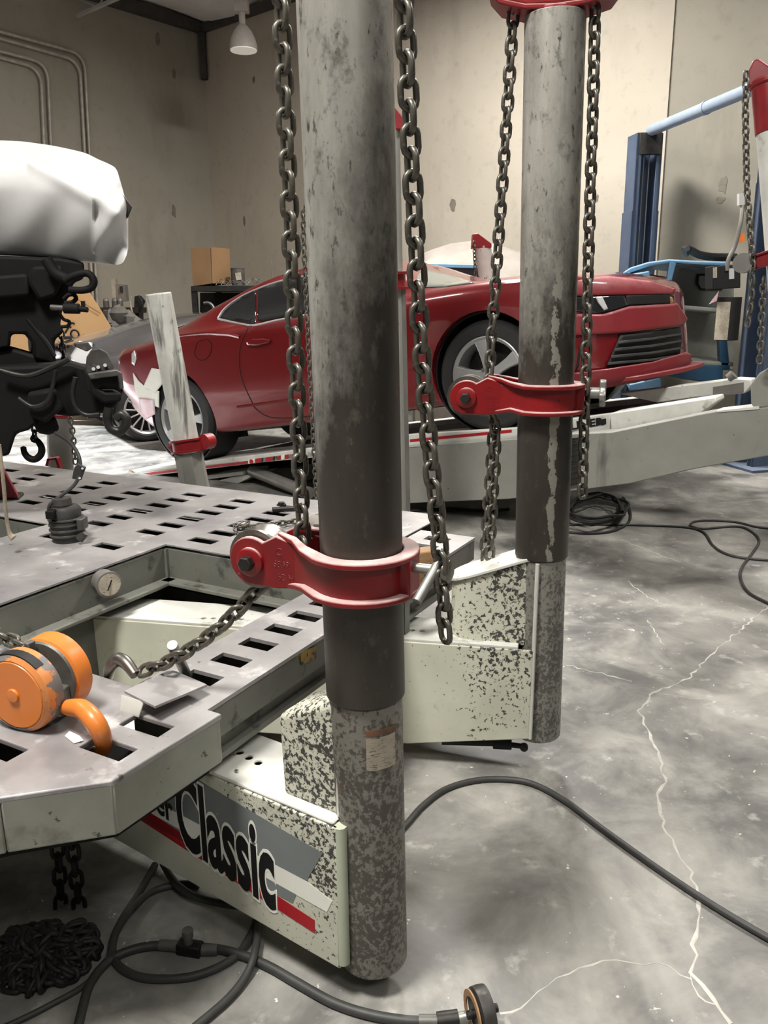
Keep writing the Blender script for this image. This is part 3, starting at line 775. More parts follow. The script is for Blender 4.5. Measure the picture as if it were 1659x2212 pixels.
word('Classic', 0, wl_, 0, cap_*.97, 'ink', .0016, .0075, w0)
l0 = on1(288, 1716, 0); word('Liner', 0, (on1(372, 1772, 0)-l0).length, 0, (on1(330, 1688, 0)-on1(330, 1742, 0)).length, 'ink', .0014, .002, l0)
# warning label on the base tube, wrapped round
axm = on_axis(P1B, P1T, .57)
lab = G(); rings = []
for i in range(9):
    a = R(-74+i*6.2)
    d = V((math.sin(R(12)+a+R(62)), -math.cos(R(12)+a+R(62)), 0))
    rings.append([V((axm.x, axm.y, z))+d*.0678+d*(.0006 if k else 0) for z, k in ((.51, 0), (.51, 1), (.575, 1), (.575, 0))])
lb = lab.loft(rings).obj('warning_label', 'label'); tag(lb, 'small worn paper warning label stuck on the near tower base', 'label')
for k, (z0, z1) in enumerate(((.579, .590),)):
    rings = []
    for i in range(9):
        a = R(-74+i*6.2); d = V((math.sin(R(12)+a+R(62)), -math.cos(R(12)+a+R(62)), 0))
        rings.append([V((axm.x, axm.y, z))+d*.0678+d*(.0006 if kk else 0) for z, kk in ((z0, 0), (z0, 1), (z1, 1), (z1, 0))])
    G().loft(rings).obj('orange_heading', mottled('faded_orange_heading', (.50, .33, .22), (.35, .28, .22), 40, .7), lb)

# --- far tower
A2 = bear(-78); N2 = V((A2.y, -A2.x, 0))
if N2.dot(CAMPOS - P2B) < 0: N2 = -N2
FACE2 = V((P2B.x, P2B.y, 0)) + N2*.0875
t2 = thing('pull_tower', 'second pulling tower with chipped pale arm, right of the near tower', 'pull tower', V((P2B.x, P2B.y, 0)), 'pulling towers')
zj2 = .645
G().cyl(P2B, on_axis(P2B, P2T, zj2), .0675, n=48).obj('base_tube', 'polebase2', t2, .004)
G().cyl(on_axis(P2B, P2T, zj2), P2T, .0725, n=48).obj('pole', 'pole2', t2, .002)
Z2T, Z2B = .39, .115
def F2(s, z, off=0.): return FACE2 + A2*s + UP*z + N2*off
E2 = (at_z(158, 1330, Z2T) - FACE2).dot(A2)
def on2(x, y, off=0.): return at_pl(x, y, F2(0, 0, off), N2)
zb2 = on2(1112, 1594).z; zb2l = on2(880, 1607).z
for off in (0., -.165):
    G().prism([F2(.02, zb2, off), F2(.02, Z2T, off), F2(E2, Z2T, off), F2(E2, zb2l-.03, off), F2((on2(880, 1607)-FACE2).dot(A2), zb2l, off)], -N2*.010).obj('arm_side', 'arm2', t2, .003)
tp2 = G().prism([F2(.06, Z2T, -.003), F2(E2, Z2T, -.003), F2(E2, Z2T, -.172), F2(.06, Z2T, -.172)], UP*.008).obj('arm_top', 'white_paint', t2, .006, 3)
cut = G()
for (hx, hy) in ((440, 1335), (461, 1335), (482, 1336), (502, 1336), (522, 1337), (868, 1360), (890, 1361), (911, 1362), (213, 1313)):
    c = at_z(hx, hy, Z2T+.008); cut.cyl(c-UP*.03, c+UP*.03, .0085, n=16)
cm = bpy.data.meshes.new('cut'); cm.from_pydata([tuple(v) for v in cut.v], [], cut.f)
bm = bmesh.new(); bm.from_mesh(cm); bmesh.ops.recalc_face_normals(bm, faces=bm.faces); bm.to_mesh(cm); bm.free()
boolean(tp2, cm)
G().prism([F2(.03, zb2+.002, -.006), F2(E2, zb2l-.02, -.006), F2(E2, zb2l-.02, -.17), F2(.03, zb2+.002, -.17)], UP*.008).obj('arm_bottom', 'arm2', t2)
G().prism([F2(E2, Z2T), F2(E2, Z2T, -.175), F2(E2, zb2l-.02, -.175), F2(E2, zb2l-.02)], -A2*.008).obj('arm_end', 'palegreen', t2)
# gusset with rounded free edge (a half-round nose towards the deck) and sloping cover plate
sA = (on2(985, 1275, -.0)-FACE2).dot(A2)
def gus(z_lo, z_hi_fn):
    ring0 = []; ring1 = []
    pts = [(.04, -.03), (.20, -.03)] + [(.20+.058*math.cos(R(a)), -.088+.058*math.sin(R(a))) for a in range(75, -90, -15)] + [(.20, -.146), (.04, -.146)]
    lo = [F2(s, z_lo, o) for s, o in pts]; hi = [F2(s, z_hi_fn(s), o) for s, o in pts]
    return lo, hi
zf = lambda s: .645 - .36*(s-.03)
lo, hi = gus(Z2T, zf); G().loft([lo, hi]).obj('gusset', 'arm2', t2, .004)
pts2 = [(.035, -.022), (.20, -.022)] + [(.205+.064*math.cos(R(a)), -.088+.064*math.sin(R(a))) for a in range(75, -90, -15)] + [(.20, -.154), (.035, -.154)]
G().loft([[F2(s, zf(s), o) for s, o in pts2], [F2(s, zf(s)+.010, o) for s, o in pts2]]).obj('gusset_cover', 'white_paint', t2, .002)
G().tube([F2(.018, zb2, -.004), F2(.016, .64, -.012)], .006, 8).obj('weld_seam', 'white_paint', t2)
# hydraulic fitting slung under the arm end
fit = thing('hydraulic_coupler', 'black hydraulic coupler slung under the second tower arm', 'coupler', on2(1085, 1610, -.06))
G().cyl(on2(1065, 1606, -.07), on2(1105, 1608, -.07), .016, n=14).obj('coupler_body', 'black', fit, .002)
G().cyl(on2(955, 1601, -.07), on2(1066, 1604, -.07), .011, n=12).obj('hose_end', 'black', fit)
G().cyl(on2(1104, 1609, -.07), on2(1128, 1612, -.07), .008, n=10).obj('nipple', 'black', fit)
G().lathe([(.004, -.011), (.012, -.006), (.012, .006), (.004, .011)], on2(1132, 1614, -.07), N2, 12).obj('plug', 'darksteel', fit)

# --- tower heads
def tower_head(parent_t, T, dirn, name='head'):
    """red cast head: neck socket, swept saddle plates with a sheave at each end"""
    side = V((dirn.y, -dirn.x, 0)); M_ = frame(T, dirn, side, UP)
    G(M_).lathe([(.062, -.045), (.060, 0), (.058, .03)], (0, 0, -.02), UP, 32).obj('head_neck', 'red', parent_t, .003)
    prof = [(-.150, .035), (-.12, .01), (-.06, -.005), (.06, -.005), (.12, .01), (.150, .035), (.16, .08), (.12, .125), (.0, .15), (-.12, .125), (-.16, .08)]
    for sgn in (-1, 1):
        G(M_).prism([(x, sgn*.032, z+.02) for x, z in prof], (0, sgn*.012, 0)).obj('head_plate', 'red', parent_t, .004)
    low = [(-.158, .055), (-.13, .02), (-.07, .004), (0, .0), (.07, .004), (.13, .02), (.158, .05)]
    G(M_).loft([[(x, -.052, z), (x, .052, z), (x, .052, z+.012), (x, -.052, z+.012)] for x, z in low]).obj('head_flange', 'red', parent_t, .003)
    for x in (-.105, .105):
        G(M_).lathe([(.02, -.02), (.05, -.02), (.038, -.006), (.038, .006), (.05, .02), (.02, .02)], (x, 0, .085), (0, 1, 0), 28).obj('sheave', 'steel', parent_t)
        G(M_).cyl((x, -.05, .085), (x, .05, .085), .012, n=6).obj('head_bolt', 'darksteel', parent_t)
tower_head(t2, P2T, A2)
tower_head(t1, P1T, A1)

# ================================================================== CHAIN COLLARS (red castings that slide on the towers)
def collar(label, C, adir, parts=True, mat='red', handle='tbar', s=1., flip=1, numbers=('C', '6849', '6B H')):
    """C: pole axis point at collar mid height; adir: unit vector towards the chain sheave"""
    side = V((adir.y, -adir.x, 0)); M_ = frame(C, adir*s, side*s*1, UP*s)
    inv = side.dot(CAMPOS - C) > 0      # +side is the near side?
    e = thing('chain_collar', label, 'collar', C, 'red chain collars')
    D = .205; H = .036
    # plan path from the near plate round the pole and back to the far plate
    path = [V((.150, -.030, 0)), V((.115, -.034, 0)), V((.085, -.052, 0))]
    path += [V((.081*math.cos(R(a)), .081*math.sin(R(a)), 0)) for a in range(-58, -303, -10)]
    path += [V((.085, .052, 0)), V((.115, .034, 0)), V((.150, .030, 0))]
    nr = []
    for i in range(len(path)):
        d = path[min(i+1, len(path)-1)]-path[max(i-1, 0)]; d.normalize(); n_ = V((d.y, -d.x, 0))
        if n_.dot(path[i]-V((.05, 0, 0))) < 0: n_ = -n_
        if i < 3 or i > len(path)-4: n_ = V((0, -1 if i < 3 else 1, 0))
        nr.append(n_)
    m = len(path)
    G(M_).ribbon(path, -.006, .006, -H, H, nr).obj('ring', mat, e, .002)
    fw = [.004, .012, .020]+[.022]*(m-6)+[.020, .012, .004]
    zt = [H-.008+.020, H-.008+.014, H-.008+.006]+[H-.008]*(m-6)+[H-.008+.006, H-.008+.014, H-.008+.020]
    for nm, zz in (('top_flange', 1), ('bottom_flange', -1)):
        if zz == 1: z0 = zt; z1 = [z+.011 for z in zt]
        else: z0 = [-z-.011+.012*(1 if (i < 3 or i > m-4) else 0) for i, z in enumerate(zt)]; z1 = [z+.011 for z in z0]
        G(M_).ribbon(path, -.0075, fw, z0, z1, nr).obj(nm, mat, e, .003)
    # cheek plates round the sheave
    for sg in (-1, 1):
        pts = [V((.090, 0, -H)), V((.150, 0, -.046))] + [V((D+.046*math.cos(R(a)), 0, .046*math.sin(R(a)))) for a in range(-80, 125, 12)] + [V((.150, 0, .054)), V((.090, 0, H))]
        y0 = sg*.030
        G(M_).prism([p+V((0, y0, 0)) for p in pts], (0, sg*.011, 0)).obj('cheek_plate', mat, e, .003)
        G(M_).lathe([(.027, 0), (.027, .006), (.022, .009)], (D, sg*.041, 0), (0, sg, 0), 24).obj('washer', mat, e)
        G(M_).lathe([(.0145, 0), (.0145, .014), (.012, .016)], (D, sg*.049, 0), (0, sg, 0), 6).obj('bolt_head', 'darksteel', e, .001)
    G(M_).lathe([(.012, -.026), (.056, -.026), (.056, -.018), (.043, -.004), (.043, .004), (.056, .018), (.056, .026), (.012, .026)], (D, 0, 0), (0, 1, 0), 36).obj('sheave', 'steel', e)
    # raised foundry numbers on the near cheek
    if numbers:
        sg = 1 if inv else -1
        xdir = -adir
        nz_ = side*sg
        for (tx, tz, bd, sz) in ((.152, .018, numbers[0], .020), (.158, -.004, numbers[1], .017), (.150, -.028, numbers[2], .017)):
            p = C + adir*s*tx + side*s*sg*.0405 + UP*s*tz
            text_mesh('foundry_number', bd, frame(p, xdir, UP, nz_), mat, e, sz*s, .0010, .0)
    # clamp screw opposite the sheave
    b0 = V((-.085, 0, .012))
    if handle == 'tbar':
        G(M_).box((-.090, 0, 0), (.022, .05, .075)).obj('clamp_boss', mat, e, .004)
        G(M_).cyl((-.09, 0, .014), (-.150, 0, .014), .0085, n=16).obj('clamp_screw', 'zinc', e)
        G(M_).lathe([(.010, 0), (.020, .004), (.020, .014), (.012, .018)], (-.150, 0, .014), (-1, 0, 0), 20).obj('screw_knob', 'steel', e)
    else:
        G(M_).box((-.090, 0, 0), (.022, .05, .075)).obj('clamp_boss', mat, e, .004)
        G(M_).cyl((-.09, 0, .014), (-.115, 0, .014), .0075, n=12).obj('clamp_screw', 'darksteel', e)
        G(M_).cyl((-.113, 0, .014), (-.140, 0, .014), .014, n=16).obj('knob_hub', 'zinc', e, .002)
        g = G(M_); pts = []
        for i in range(24):
            a = 2*math.pi*i/24; r_ = .036 if (i // 3) % 2 == 0 else .022
            pts.append((-.138, r_*math.cos(a), .014+r_*math.sin(a)))
        g.prism(pts, (-.016, 0, 0)); g.obj('star_knob', 'zinc', e, .003)
    return e
C1Z, C2Z = .872, 1.082
CA1 = bear(-66)
col1 = collar('red cast collar on the near tower, sheave at left, chain running to the deck', on_axis(P1B, P1T, C1Z), CA1)
# loose tommy bar through the clamp
tb = G().cyl(at_y(900, 1300, 1.25), at_y(962, 1190, 1.31), .0085, n=16).obj('tommy_bar', 'zinc', col1, .001)
CA2 = bear(-74)
col2 = collar('red cast collar with pale star knob on the second tower', on_axis(P2B, P2T, C2Z), CA2, handle='star', numbers=('C', '6843', '6B H'))

# ================================================================== CHAINS OF THE FRONT RACK
xy = at_y(655, 1178, 1.405)
hook_end = at_z(300, 1452, ZD+.020)
pul = on_axis(P1B, P1T, C1Z)+CA1*.205
path = [P1T+A1*.08+UP*.145, P1T+A1*.125+UP*.13, P1T+A1*.155+UP*.08, V((xy.x-.004, xy.y, 1.95)), V((xy.x-.002, xy.y, 1.4)), V((xy.x, xy.y, .93)), V((xy.x-.002, xy.y, .885)), pul+CA1*(-.030)+UP*(-.040), pul+CA1*.0+UP*(-.052)]
st_ = path[-1]
for i in range(1, 13):
    t = i/12; path.append(st_.lerp(hook_end, t) - UP*.055*4*t*(1-t)*.55)
ch1 = chain('heavy chain left of the near tower, bent under its collar and hooked to the deck', path, twist=35, seed=1)
# grab hook at the deck end
hk = [at_z(292, 1458, ZD+.018), at_z(272, 1432, ZD+.035), at_z(255, 1425, ZD+.035), at_z(240, 1440, ZD+.02), at_z(234, 1462, ZD-.01)]
G().tube(spline(hk, 5), [.011+.004*math.sin(math.pi*i/20) for i in range(21)], 10).obj('hook', 'steel', ch1)
pts = [(868, -70, 1.245), (873, 0, 1.25), (885, 260, 1.255), (897, 500, 1.26), (906, 700, 1.265), (918, 850, 1.27), (931, 1000, 1.275), (946, 1130, 1.28), (955, 1250, 1.285), (963, 1384, 1.29)]
chain('free chain end hanging on the right of the near tower, past its clamp screw', [P1T-A1*.07+UP*.145, P1T-A1*.115+UP*.135, P1T-A1*.158+UP*.07]+[at_y(*p) for p in pts], twist=30, seed=2)
pts = [(1112, -40, 2.165), (1107, 60, 2.165), (1095, 250, 2.165), (1085, 400, 2.165), (1071, 600, 2.17), (1061, 740, 2.175), (1056, 835, 2.18), (1063, 900, 2.18)]
p2 = [at_y(*p) for p in pts]
chain('chain hanging from the second tower head down to its collar, left of that tower', p2+[at_y(1072, 930, 2.19), at_y(1070, 1000, 2.2), at_y(1063, 1120, 2.21), at_y(1056, 1225, 2.22)], twist=20, seed=3)
chain('short doubled chain strand below the collar of the second tower', [at_y(1066, 915, 2.215), at_y(1060, 1010, 2.225), at_y(1053, 1110, 2.235), at_y(1044, 1225, 2.24)], twist=60, seed=4)
pts = [(1287, -20, 2.115), (1285, 45, 2.115), (1281, 230, 2.115), (1275, 420, 2.115), (1270, 600, 2.115), (1265, 830, 2.115), (1261, 950, 2.115), (1257, 1096, 2.115)]
chain('free chain end hanging on the right of the second tower, past its star knob', [at_y(*p) for p in pts], twist=24, seed=5)
# thin chain lying on the deck
dl = [(516, 1142), (530, 1140), (548, 1136), (570, 1137), (592, 1132), (620, 1128), (650, 1124), (680, 1117)]
chain('short chain lying across the slotted deck behind the near collar', spline([at_z(x, y, ZD+.016) for x, y in dl], 6), scale=.75, twist=45, jitter=18, ref=UP, seed=6)
# wire loops that tie the end of that chain
wl = thing('tie_wire', 'thin steel wire loops tying the chain end on the deck', 'wire', at_z(516, 1142, ZD))
for k in range(3):
    c = at_z(522, 1138-k*2, ZD+.02); G().tube([c+V((.03*math.cos(a*.5236+k)*1.0, .02*math.sin(a*.5236+k), .016*math.sin(a*.5236*1+k*2))) for a in range(12)], .0016, 6, closed=True).obj('wire_loop', 'steel', wl)
G().tube([at_z(520, 1140, ZD+.015), at_z(508, 1155, ZD+.004)], .0016, 6).obj('wire_tail', 'steel', wl)
# rag behind the pole
g = G(); c = at_z(690, 1126, ZD+.025); rings = []
rnd = random.Random(3)
for i in range(7):
    t = math.pi*i/6; rings.append([c+V((.06*math.sin(t)*math.cos(a*.6283)*rnd.uniform(.7, 1.2), .045*math.sin(t)*math.sin(a*.6283)*rnd.uniform(.7, 1.2), -.028*math.cos(t)*rnd.uniform(.8, 1.1))) for a in range(10)])
tag(g.loft(rings).obj('crumpled_rag', 'tarp'), 'crumpled pale rag lying on the deck behind the near tower', 'rag')
# bolt and flat bar on the deck
bt = thing('deck_bolt', 'loose hex bolt lying on the deck above the flat bar', 'bolt', at_z(608, 1091, ZD))
c = at_z(608, 1091, ZD); G().cyl(c, c+UP*.012, .014, n=6).obj('bolt_head', 'darksteel', bt, .001); G().cyl(c+UP*.0, c+UP*.004, .019, n=20).obj('flange', 'darksteel', bt)
o = G().bar(at_z(588, 1101, ZD+.008), at_z(640, 1098, ZD+.008), .03, .014).obj('flat_bar', 'darksteel', bevel=.002); tag(o, 'dark flat steel bar lying on the deck beside the near chain', 'bar')
# bent clamp plate and pin on the end plate
cpn = thing('clamp_plate', 'folded steel clamp plate lying on the near deck end', 'plate', at_z(340, 1500, ZD))
tz = ZD+.035
G().prism([at_z(268, 1492, tz), at_z(335, 1525, tz), at_z(447, 1478, tz-.012), at_z(370, 1445, tz-.012)], -UP*.006).obj('plate', 'deck', cpn, .001)
G().prism([at_z(262, 1500, tz-.004), at_z(310, 1515, tz-.004), at_z(300, 1545, ZD+.004), at_z(258, 1532, ZD+.004)], -UP*.006).obj('folded_lip', 'white_paint', cpn, .001)
pin = G().cyl(at_z(405, 1462, ZD-.02), at_y(372, 1393, 1.53), .0115, n=16).obj('steel_pin', 'zinc', bevel=.001); tag(pin, 'round steel pin standing tilted in a deck slot by the chain', 'pin')

# ================================================================== ORANGE CHAIN ROLLER WITH HOOK
orr = thing('chain_roller', 'scuffed orange two-wheel chain roller with hook on the deck end', 'chain roller', at_z(60, 1570, ZD))
ax0 = at_z(52, 1497, ZD+.092)       # hub of the near wheel face
rdir = (BD*.62 + AD*.785).normalized()   # axle direction, away from camera
rdir = bear(20)
ax0 = at_z(30, 1502, ZD+.075)
nearc = ax0
w = .045
def wheel_o(c, d, mat_f):
    o1 = G().lathe([(.010, .006), (.060, .004), (.068, 0), (.076, .006), (.078, .014), (.078, w-.004), (.074, w), (.01, w)], c, d, 48).obj('wheel', mat_f, orr, 0)
    return o1
wn = wheel_o(nearc, rdir, 'orange_worn')
G().lathe([(.0, 0), (.064, 0), (.067, .004), (.067, .007), (0., .007)], nearc+rdir*-.001, rdir, 48).obj('face_disc', 'orange', wn)
G().lathe([(.0, -.006), (.012, -.005), (.014, 0), (.014, .004)], nearc, rdir, 20).obj('hub_cap', 'orange', wn)
# curved slot on the rim of the near wheel
g = G(); u_ = rdir.cross(UP).normalized(); rings = []
for i in range(9):
    a = R(48+i*9); dd = (-u_*math.cos(a)*1 + UP*math.sin(a)) if u_.x < 0 else (u_*math.cos(a)+UP*math.sin(a))
    rings.append([nearc+rdir*(.006+k*.020)+dd*rr for k, rr in ((0, .0775), (1, .0775), (1, .0795), (0, .0795))])
g.loft(rings).obj('rim_slot', 'black', wn)
farc = nearc+rdir*(w+.034)
wf = wheel_o(farc, rdir, 'orange')
G().lathe([(.0, 0), (.070, 0), (.073, .004), (.0, .004)], farc-rdir*.003, rdir, 48).obj('inner_disc', 'grey_cast', wf)
G().cyl(nearc+rdir*.02, farc+rdir*.02, .022, n=20).obj('axle', 'grey_cast', orr)
md = nearc+rdir*(w+.017)
side_o = rdir.cross(UP).normalized(); side_o = side_o if side_o.x > 0 else -side_o
G().box(md+side_o*.045-UP*.03, (.03, .03, .05), Matrix.Rotation(R(-20), 3, 'Z')).obj('swivel_block', 'grey_cast', orr, .003)
G().box(md+UP*.055-side_o*.01, (.012, .02, .05), Matrix.Rotation(R(-20), 3, 'Z')).obj('pawl', 'grey_cast', orr, .003)
hp = [md+side_o*.055-UP*.045, at_z(150, 1528, ZD+.045), at_z(178, 1532, ZD+.055), at_z(205, 1560, ZD+.045), at_z(222, 1595, ZD+.012), at_z(222, 1618, ZD-.03), at_z(205, 1625, ZD-.05)]
hs = spline(hp, 6)
G().tube(hs, [.012+.006*math.sin(math.pi*min(1, i/(len(hs)-1)*1.1)) for i in range(len(hs))], 12).obj('hook', 'orange', orr)
chain('dark chain running off the left edge behind the orange roller', [at_y(-30, 1355, 1.72), at_y(10, 1378, 1.70), at_y(40, 1390, 1.68), at_y(62, 1398, 1.67)], twist=40, seed=8)
pp = G().prism([at_z(150, 1580, ZD+.001), at_z(172, 1590, ZD+.001), at_z(180, 1600, ZD+.003), at_z(160, 1606, ZD+.001), at_z(140, 1590, ZD+.001)], UP*.0006).obj('paper_scrap', 'white', smooth=False); tag(pp, 'scrap of white paper under the orange hook', 'paper')

# ================================================================== REAR RACK (tilted for loading) AND THE RED COUPE ON IT
AL = R(9.36); H2 = bear(123.5); CY = V((-H2.y, H2.x, 0)); CX = H2*math.cos(AL)+UP*math.sin(AL); CZ = CX.cross(CY)
CO = V((-1.613, 6.579, .096)) + CY*.92
MC = frame(CO, CX, CY, CZ)
def CL(x, y, z): return CO+CX*x+CY*y+CZ*z
def on_cy(px, py, yl): return at_pl(px, py, CO+CY*yl, CY)
rk2 = thing('tilting_frame_rack', 'white tilted frame rack with flag decals carrying the red coupe', 'frame rack', CL(0, -.2, -.2))
YE = -1.15
def on_e(px, py, d=0.): return on_cy(px, py, YE+d)
def edge_piece(name, pxs, mat, depth, d=0., bevel=.004):
    return G().prism([on_e(x, y, d) for x, y in pxs], CY*depth).obj(name, mat, rk2, bevel)
edge_piece('edge_beam', [(258, 1020), (640, 972), (890, 938), (1110, 925), (1225, 906), (1318, 893), (1318, 934), (1225, 945), (1110, 951), (890, 965), (640, 990), (258, 1036)], 'white_paint', .06)
edge_piece('red_stripe', [(262, 1028), (540, 995), (540, 1001), (262, 1032)], 'redprint', .004, -.003, 0)
edge_piece('red_stripe', [(885, 949), (1105, 928), (1105, 934), (885, 955)], 'redprint', .004, -.003, 0)
G().lathe([(.022, 0), (.036, 0), (.036, .012), (.022, .012)], on_e(282, 1025, -.02), CY, 20).obj('tie_ring', 'wood', rk2)
# flags
fx = 536
for i, (c, w) in enumerate((('white', 15), ('redprint', 14), ('ink', 4), ('stripe', 5), ('redprint', 15), ('ink', 6), ('yellowprint', 6), ('redprint', 6), ('white', 8), ('redprint', 9), ('stripe', 8), ('redprint', 9))):
    def ln(x): return 998-(x-536)*.13
    edge_piece('flag_decal', [(fx, ln(fx)-5), (fx+w-1, ln(fx+w)-5), (fx+w-1, ln(fx+w)+4), (fx, ln(fx)+4)], c, .004, -.004, 0); fx += w
G().lathe([(0, 0), (.018, 0), (.018, .003), (0, .003)], on_e(543, 997, -.008), -CY, 14).obj('flag_dot', 'redprint', rk2)
o = on_e(1208, 935, -.004); text_mesh('rack_lettering', 'EZ LINER', frame(on_e(1196, 934, -.004), (on_e(1285, 920)-on_e(1196, 934)).normalized(), CZ, -CY), 'ink', rk2, .058, .001, .002, sx=1.25)
edge_piece('flag_decal', [(1291, 907), (1309, 904), (1309, 916), (1291, 919)], 'ink', .003, -.004, 0)
# decks the wheels stand on
for (y0, y1) in ((-1.15, -.52), (.52, 1.15)):
    G().prism([CL(-1.1, y0, -.012), CL(3.5, y0, -.012), CL(3.5, y1, -.012), CL(-1.1, y1, -.012)], -CZ*.03).obj('runway', 'white_paint', rk2, .004)
G().prism([CL(-1.1, -.52, -.03), CL(3.5, -.52, -.03), CL(3.5, .52, -.03), CL(-1.1, .52, -.03)], -CZ*.02).obj('centre_pan', 'underframe', rk2)
for y0 in (-.55, .52): G().prism([CL(-1.1, y0, -.012), CL(3.5, y0, -.012), CL(3.5, y0+.03, -.012), CL(-1.1, y0+.03, -.012)], CZ*.02).obj('runway_rail', 'white_paint', rk2)
# front extension arms with oval slots (right end)
def flat_arm(pxs, yl, depth, nm):
    G().prism([on_cy(x, y, yl) for x, y in pxs], CY*depth).obj(nm, 'white_paint', rk2, .006)
flat_arm([(1318, 893), (1545, 858), (1548, 868), (1512, 894), (1320, 936)], -1.22, .20, 'front_arm')
flat_arm([(1335, 850), (1590, 818), (1622, 820), (1624, 832), (1608, 850), (1505, 858), (1420, 870)], -.35, .16, 'front_arm')
G().prism([on_cy(x, y, -.36) for x, y in ((1540, 836), (1606, 826), (1606, 846), (1540, 857))], CY*.02).obj('arm_slot_plate', 'galv', rk2)
G().cyl(on_cy(1575, 818, -.33), on_cy(1585, 816, -.33)+UP*.02, .03, n=16).obj('arm_pin', 'galv', rk2)
# underneath: rear legs, cross tube, side box
edge_piece('lower_box', [(445, 1046), (500, 1030), (556, 1022), (500, 1052), (448, 1062)], 'white_paint', .25, .12)
edge_piece('lower_plate', [(445, 1027), (525, 1018), (525, 1026), (445, 1036)], 'white_paint', .3, .1)
G().cyl(on_e(545, 1017, .15), on_e(668, 1066, -.05), .045, n=20).obj('tilt_strut', 'galv', rk2)
G().box(CL(.9, 0, -.20), (.3, 1.6, .12), MC.to_3x3()).obj('cross_frame', 'underframe', rk2)
# big pulling arm of this rack, grey, rising to the right
arm_t = thing('pull_tower', 'white-topped pulling tower at the right edge with broad grey arm of the rear rack', 'pull tower', CL(4.9, -1.4, -.3), 'pulling towers')
def on_a(px, py, yl=-1.40): return on_cy(px, py, yl)
G().prism([on_a(x, y) for x, y in ((1224, 938), (1320, 934), (1512, 895), (1556, 887), (1640, 882), (1720, 870), (1720, 975), (1659, 985), (1500, 1013), (1360, 1045), (1224, 1062))], CY*.16).obj('arm_box', 'grey_paint', arm_t, .005)
G().prism([on_a(x, y, -1.405) for x, y in ((1546, 888), (1640, 878), (1640, 884), (1548, 891))], CY*.17).obj('arm_cap', 'white_paint', arm_t)
G().prism([on_a(x, y, -1.38) for x, y in ((1630, 884), (1622, 872), (1621, 832), (1640, 806), (1720, 760), (1720, 872))], CY*.12).obj('gusset', 'grey_paint', arm_t, .008)
TT = on_a(1664, 168, -1.38); TM = on_a(1674, 284, -1.38); TB = on_a(1716, 850, -1.38)
G().cyl(TB, TM, .076, n=32).obj('lower_pole', 'white_paint', arm_t, .002)
G().cyl(TM, TT, .080, n=32).obj('red_pole', 'red_plain', arm_t, .002)
tx_ = (TT-TM).normalized()
G().prism([on_a(x, y, -1.44) for x, y in ((1613, 186), (1616, 152), (1626, 129), (1638, 125), (1660, 140), (1725, 190), (1725, 200))], CY*.12).obj('head_cap', 'red_plain', arm_t, .012, 3)
G().lathe([(.084, 0), (.090, .006), (.090, .02), (.084, .026)], TT-tx_*.03, tx_, 32).obj('head_ring', 'red_plain', arm_t)
# left lower box of the rack behind the near tower
edge_piece('front_box', [(820, 968), (1100, 950), (1222, 938), (1222, 1062), (1100, 1078), (885, 1087), (820, 1090)], 'grey_paint', .3, .0)
for k in range(9):
    edge_piece('stack_leaf', [(1216, 948+k*12.5), (1248, 945+k*12.0), (1248, 950+k*12.0), (1216, 953.5+k*12.5)], 'darksteel', .02, -.275, .002)
# chains and collar of the right tower
pr = [on_cy(1612, 155, -1.55), on_cy(1610, 230, -1.55), on_cy(1613, 400, -1.52), on_cy(1622, 520, -1.52), on_cy(1626, 560, -1.52), on_cy(1624, 640, -1.5), on_cy(1612, 720, -1.5)]
chain('chain hanging at the left of the tower on the right edge of the photo', pr, LINK_F, twist=30, seed=11)
chain('loose lower chain strand beside the blue post on the right edge', [on_cy(1650, 600, -1.5), on_cy(1645, 700, -1.5), on_cy(1641, 790, -1.5)], LINK_F, twist=50, seed=12)
ce = thing('chain_collar', 'red collar with grey sheave at the right edge of the photo', 'collar', on_a(1640, 570, -1.42), 'red chain collars')
G().prism([on_a(x, y, -1.50) for x, y in ((1612, 558), (1700, 528), (1700, 560), (1622, 585))], CY*.03).obj('cheek_plate', 'red', ce, .003)
G().prism([on_a(x, y, -1.44) for x, y in ((1612, 558), (1700, 528), (1700, 560), (1622, 585))], CY*.03).obj('cheek_plate', 'red', ce, .003)
G().prism([on_a(x, y, -1.51) for x, y in ((1612, 556), (1700, 526), (1700, 531), (1612, 561))], CY*.12).obj('top_flange', 'red', ce, .002)
G().lathe([(.012, 0), (.043, 0), (.035, .02), (.035, .03), (.043, .05), (.012, .05)], on_a(1604, 568, -1.52), CY, 28).obj('sheave', 'galv', ce)

# leaning white tower post with red collar at the left of that rack
lt = thing('leaning_tower', 'leaning white tower post with small red collar in front of the coupe rear wheel', 'pull tower', at_y(420, 1055, 4.7), 'pulling towers')
a_, b_ = at_y(409, 985, 4.70), at_y(341, 634, 4.62); fw = CL(0, 0, 0)
ax_ = (b_-a_).normalized()
def octo(c, r, ax, n=8, rot=22.5):
    u = ax.cross(V((0, 1, 0))).normalized(); w = u.cross(ax)
    return [c+(u*math.cos(R(rot+360*i/n))+w*math.sin(R(rot+360*i/n)))*r for i in range(n)]
G().cyl(a_, b_, .0725, n=32).obj('post', 'white_streaked', lt, .004)
c_, d_ = at_y(424, 1062, 4.72), at_y(406, 975, 4.70)
G().loft([octo(c_, .085, ax_), octo(d_, .085, ax_)]).obj('base_sleeve', 'grey_paint', lt, .004)
cc = at_y(405, 962, 4.70)
lc = thing('chain_collar', 'small red collar clamped on the leaning white tower post', 'collar', cc, 'red chain collars')
ud = CX; M_ = frame(cc, CX, CY, CZ)
path = [V((.15, -.028, 0)), V((.10, -.036, 0))]+[V((.082*math.cos(R(a)), .082*math.sin(R(a)), 0)) for a in range(-58, -303, -15)]+[V((.10, .036, 0)), V((.15, .028, 0))]
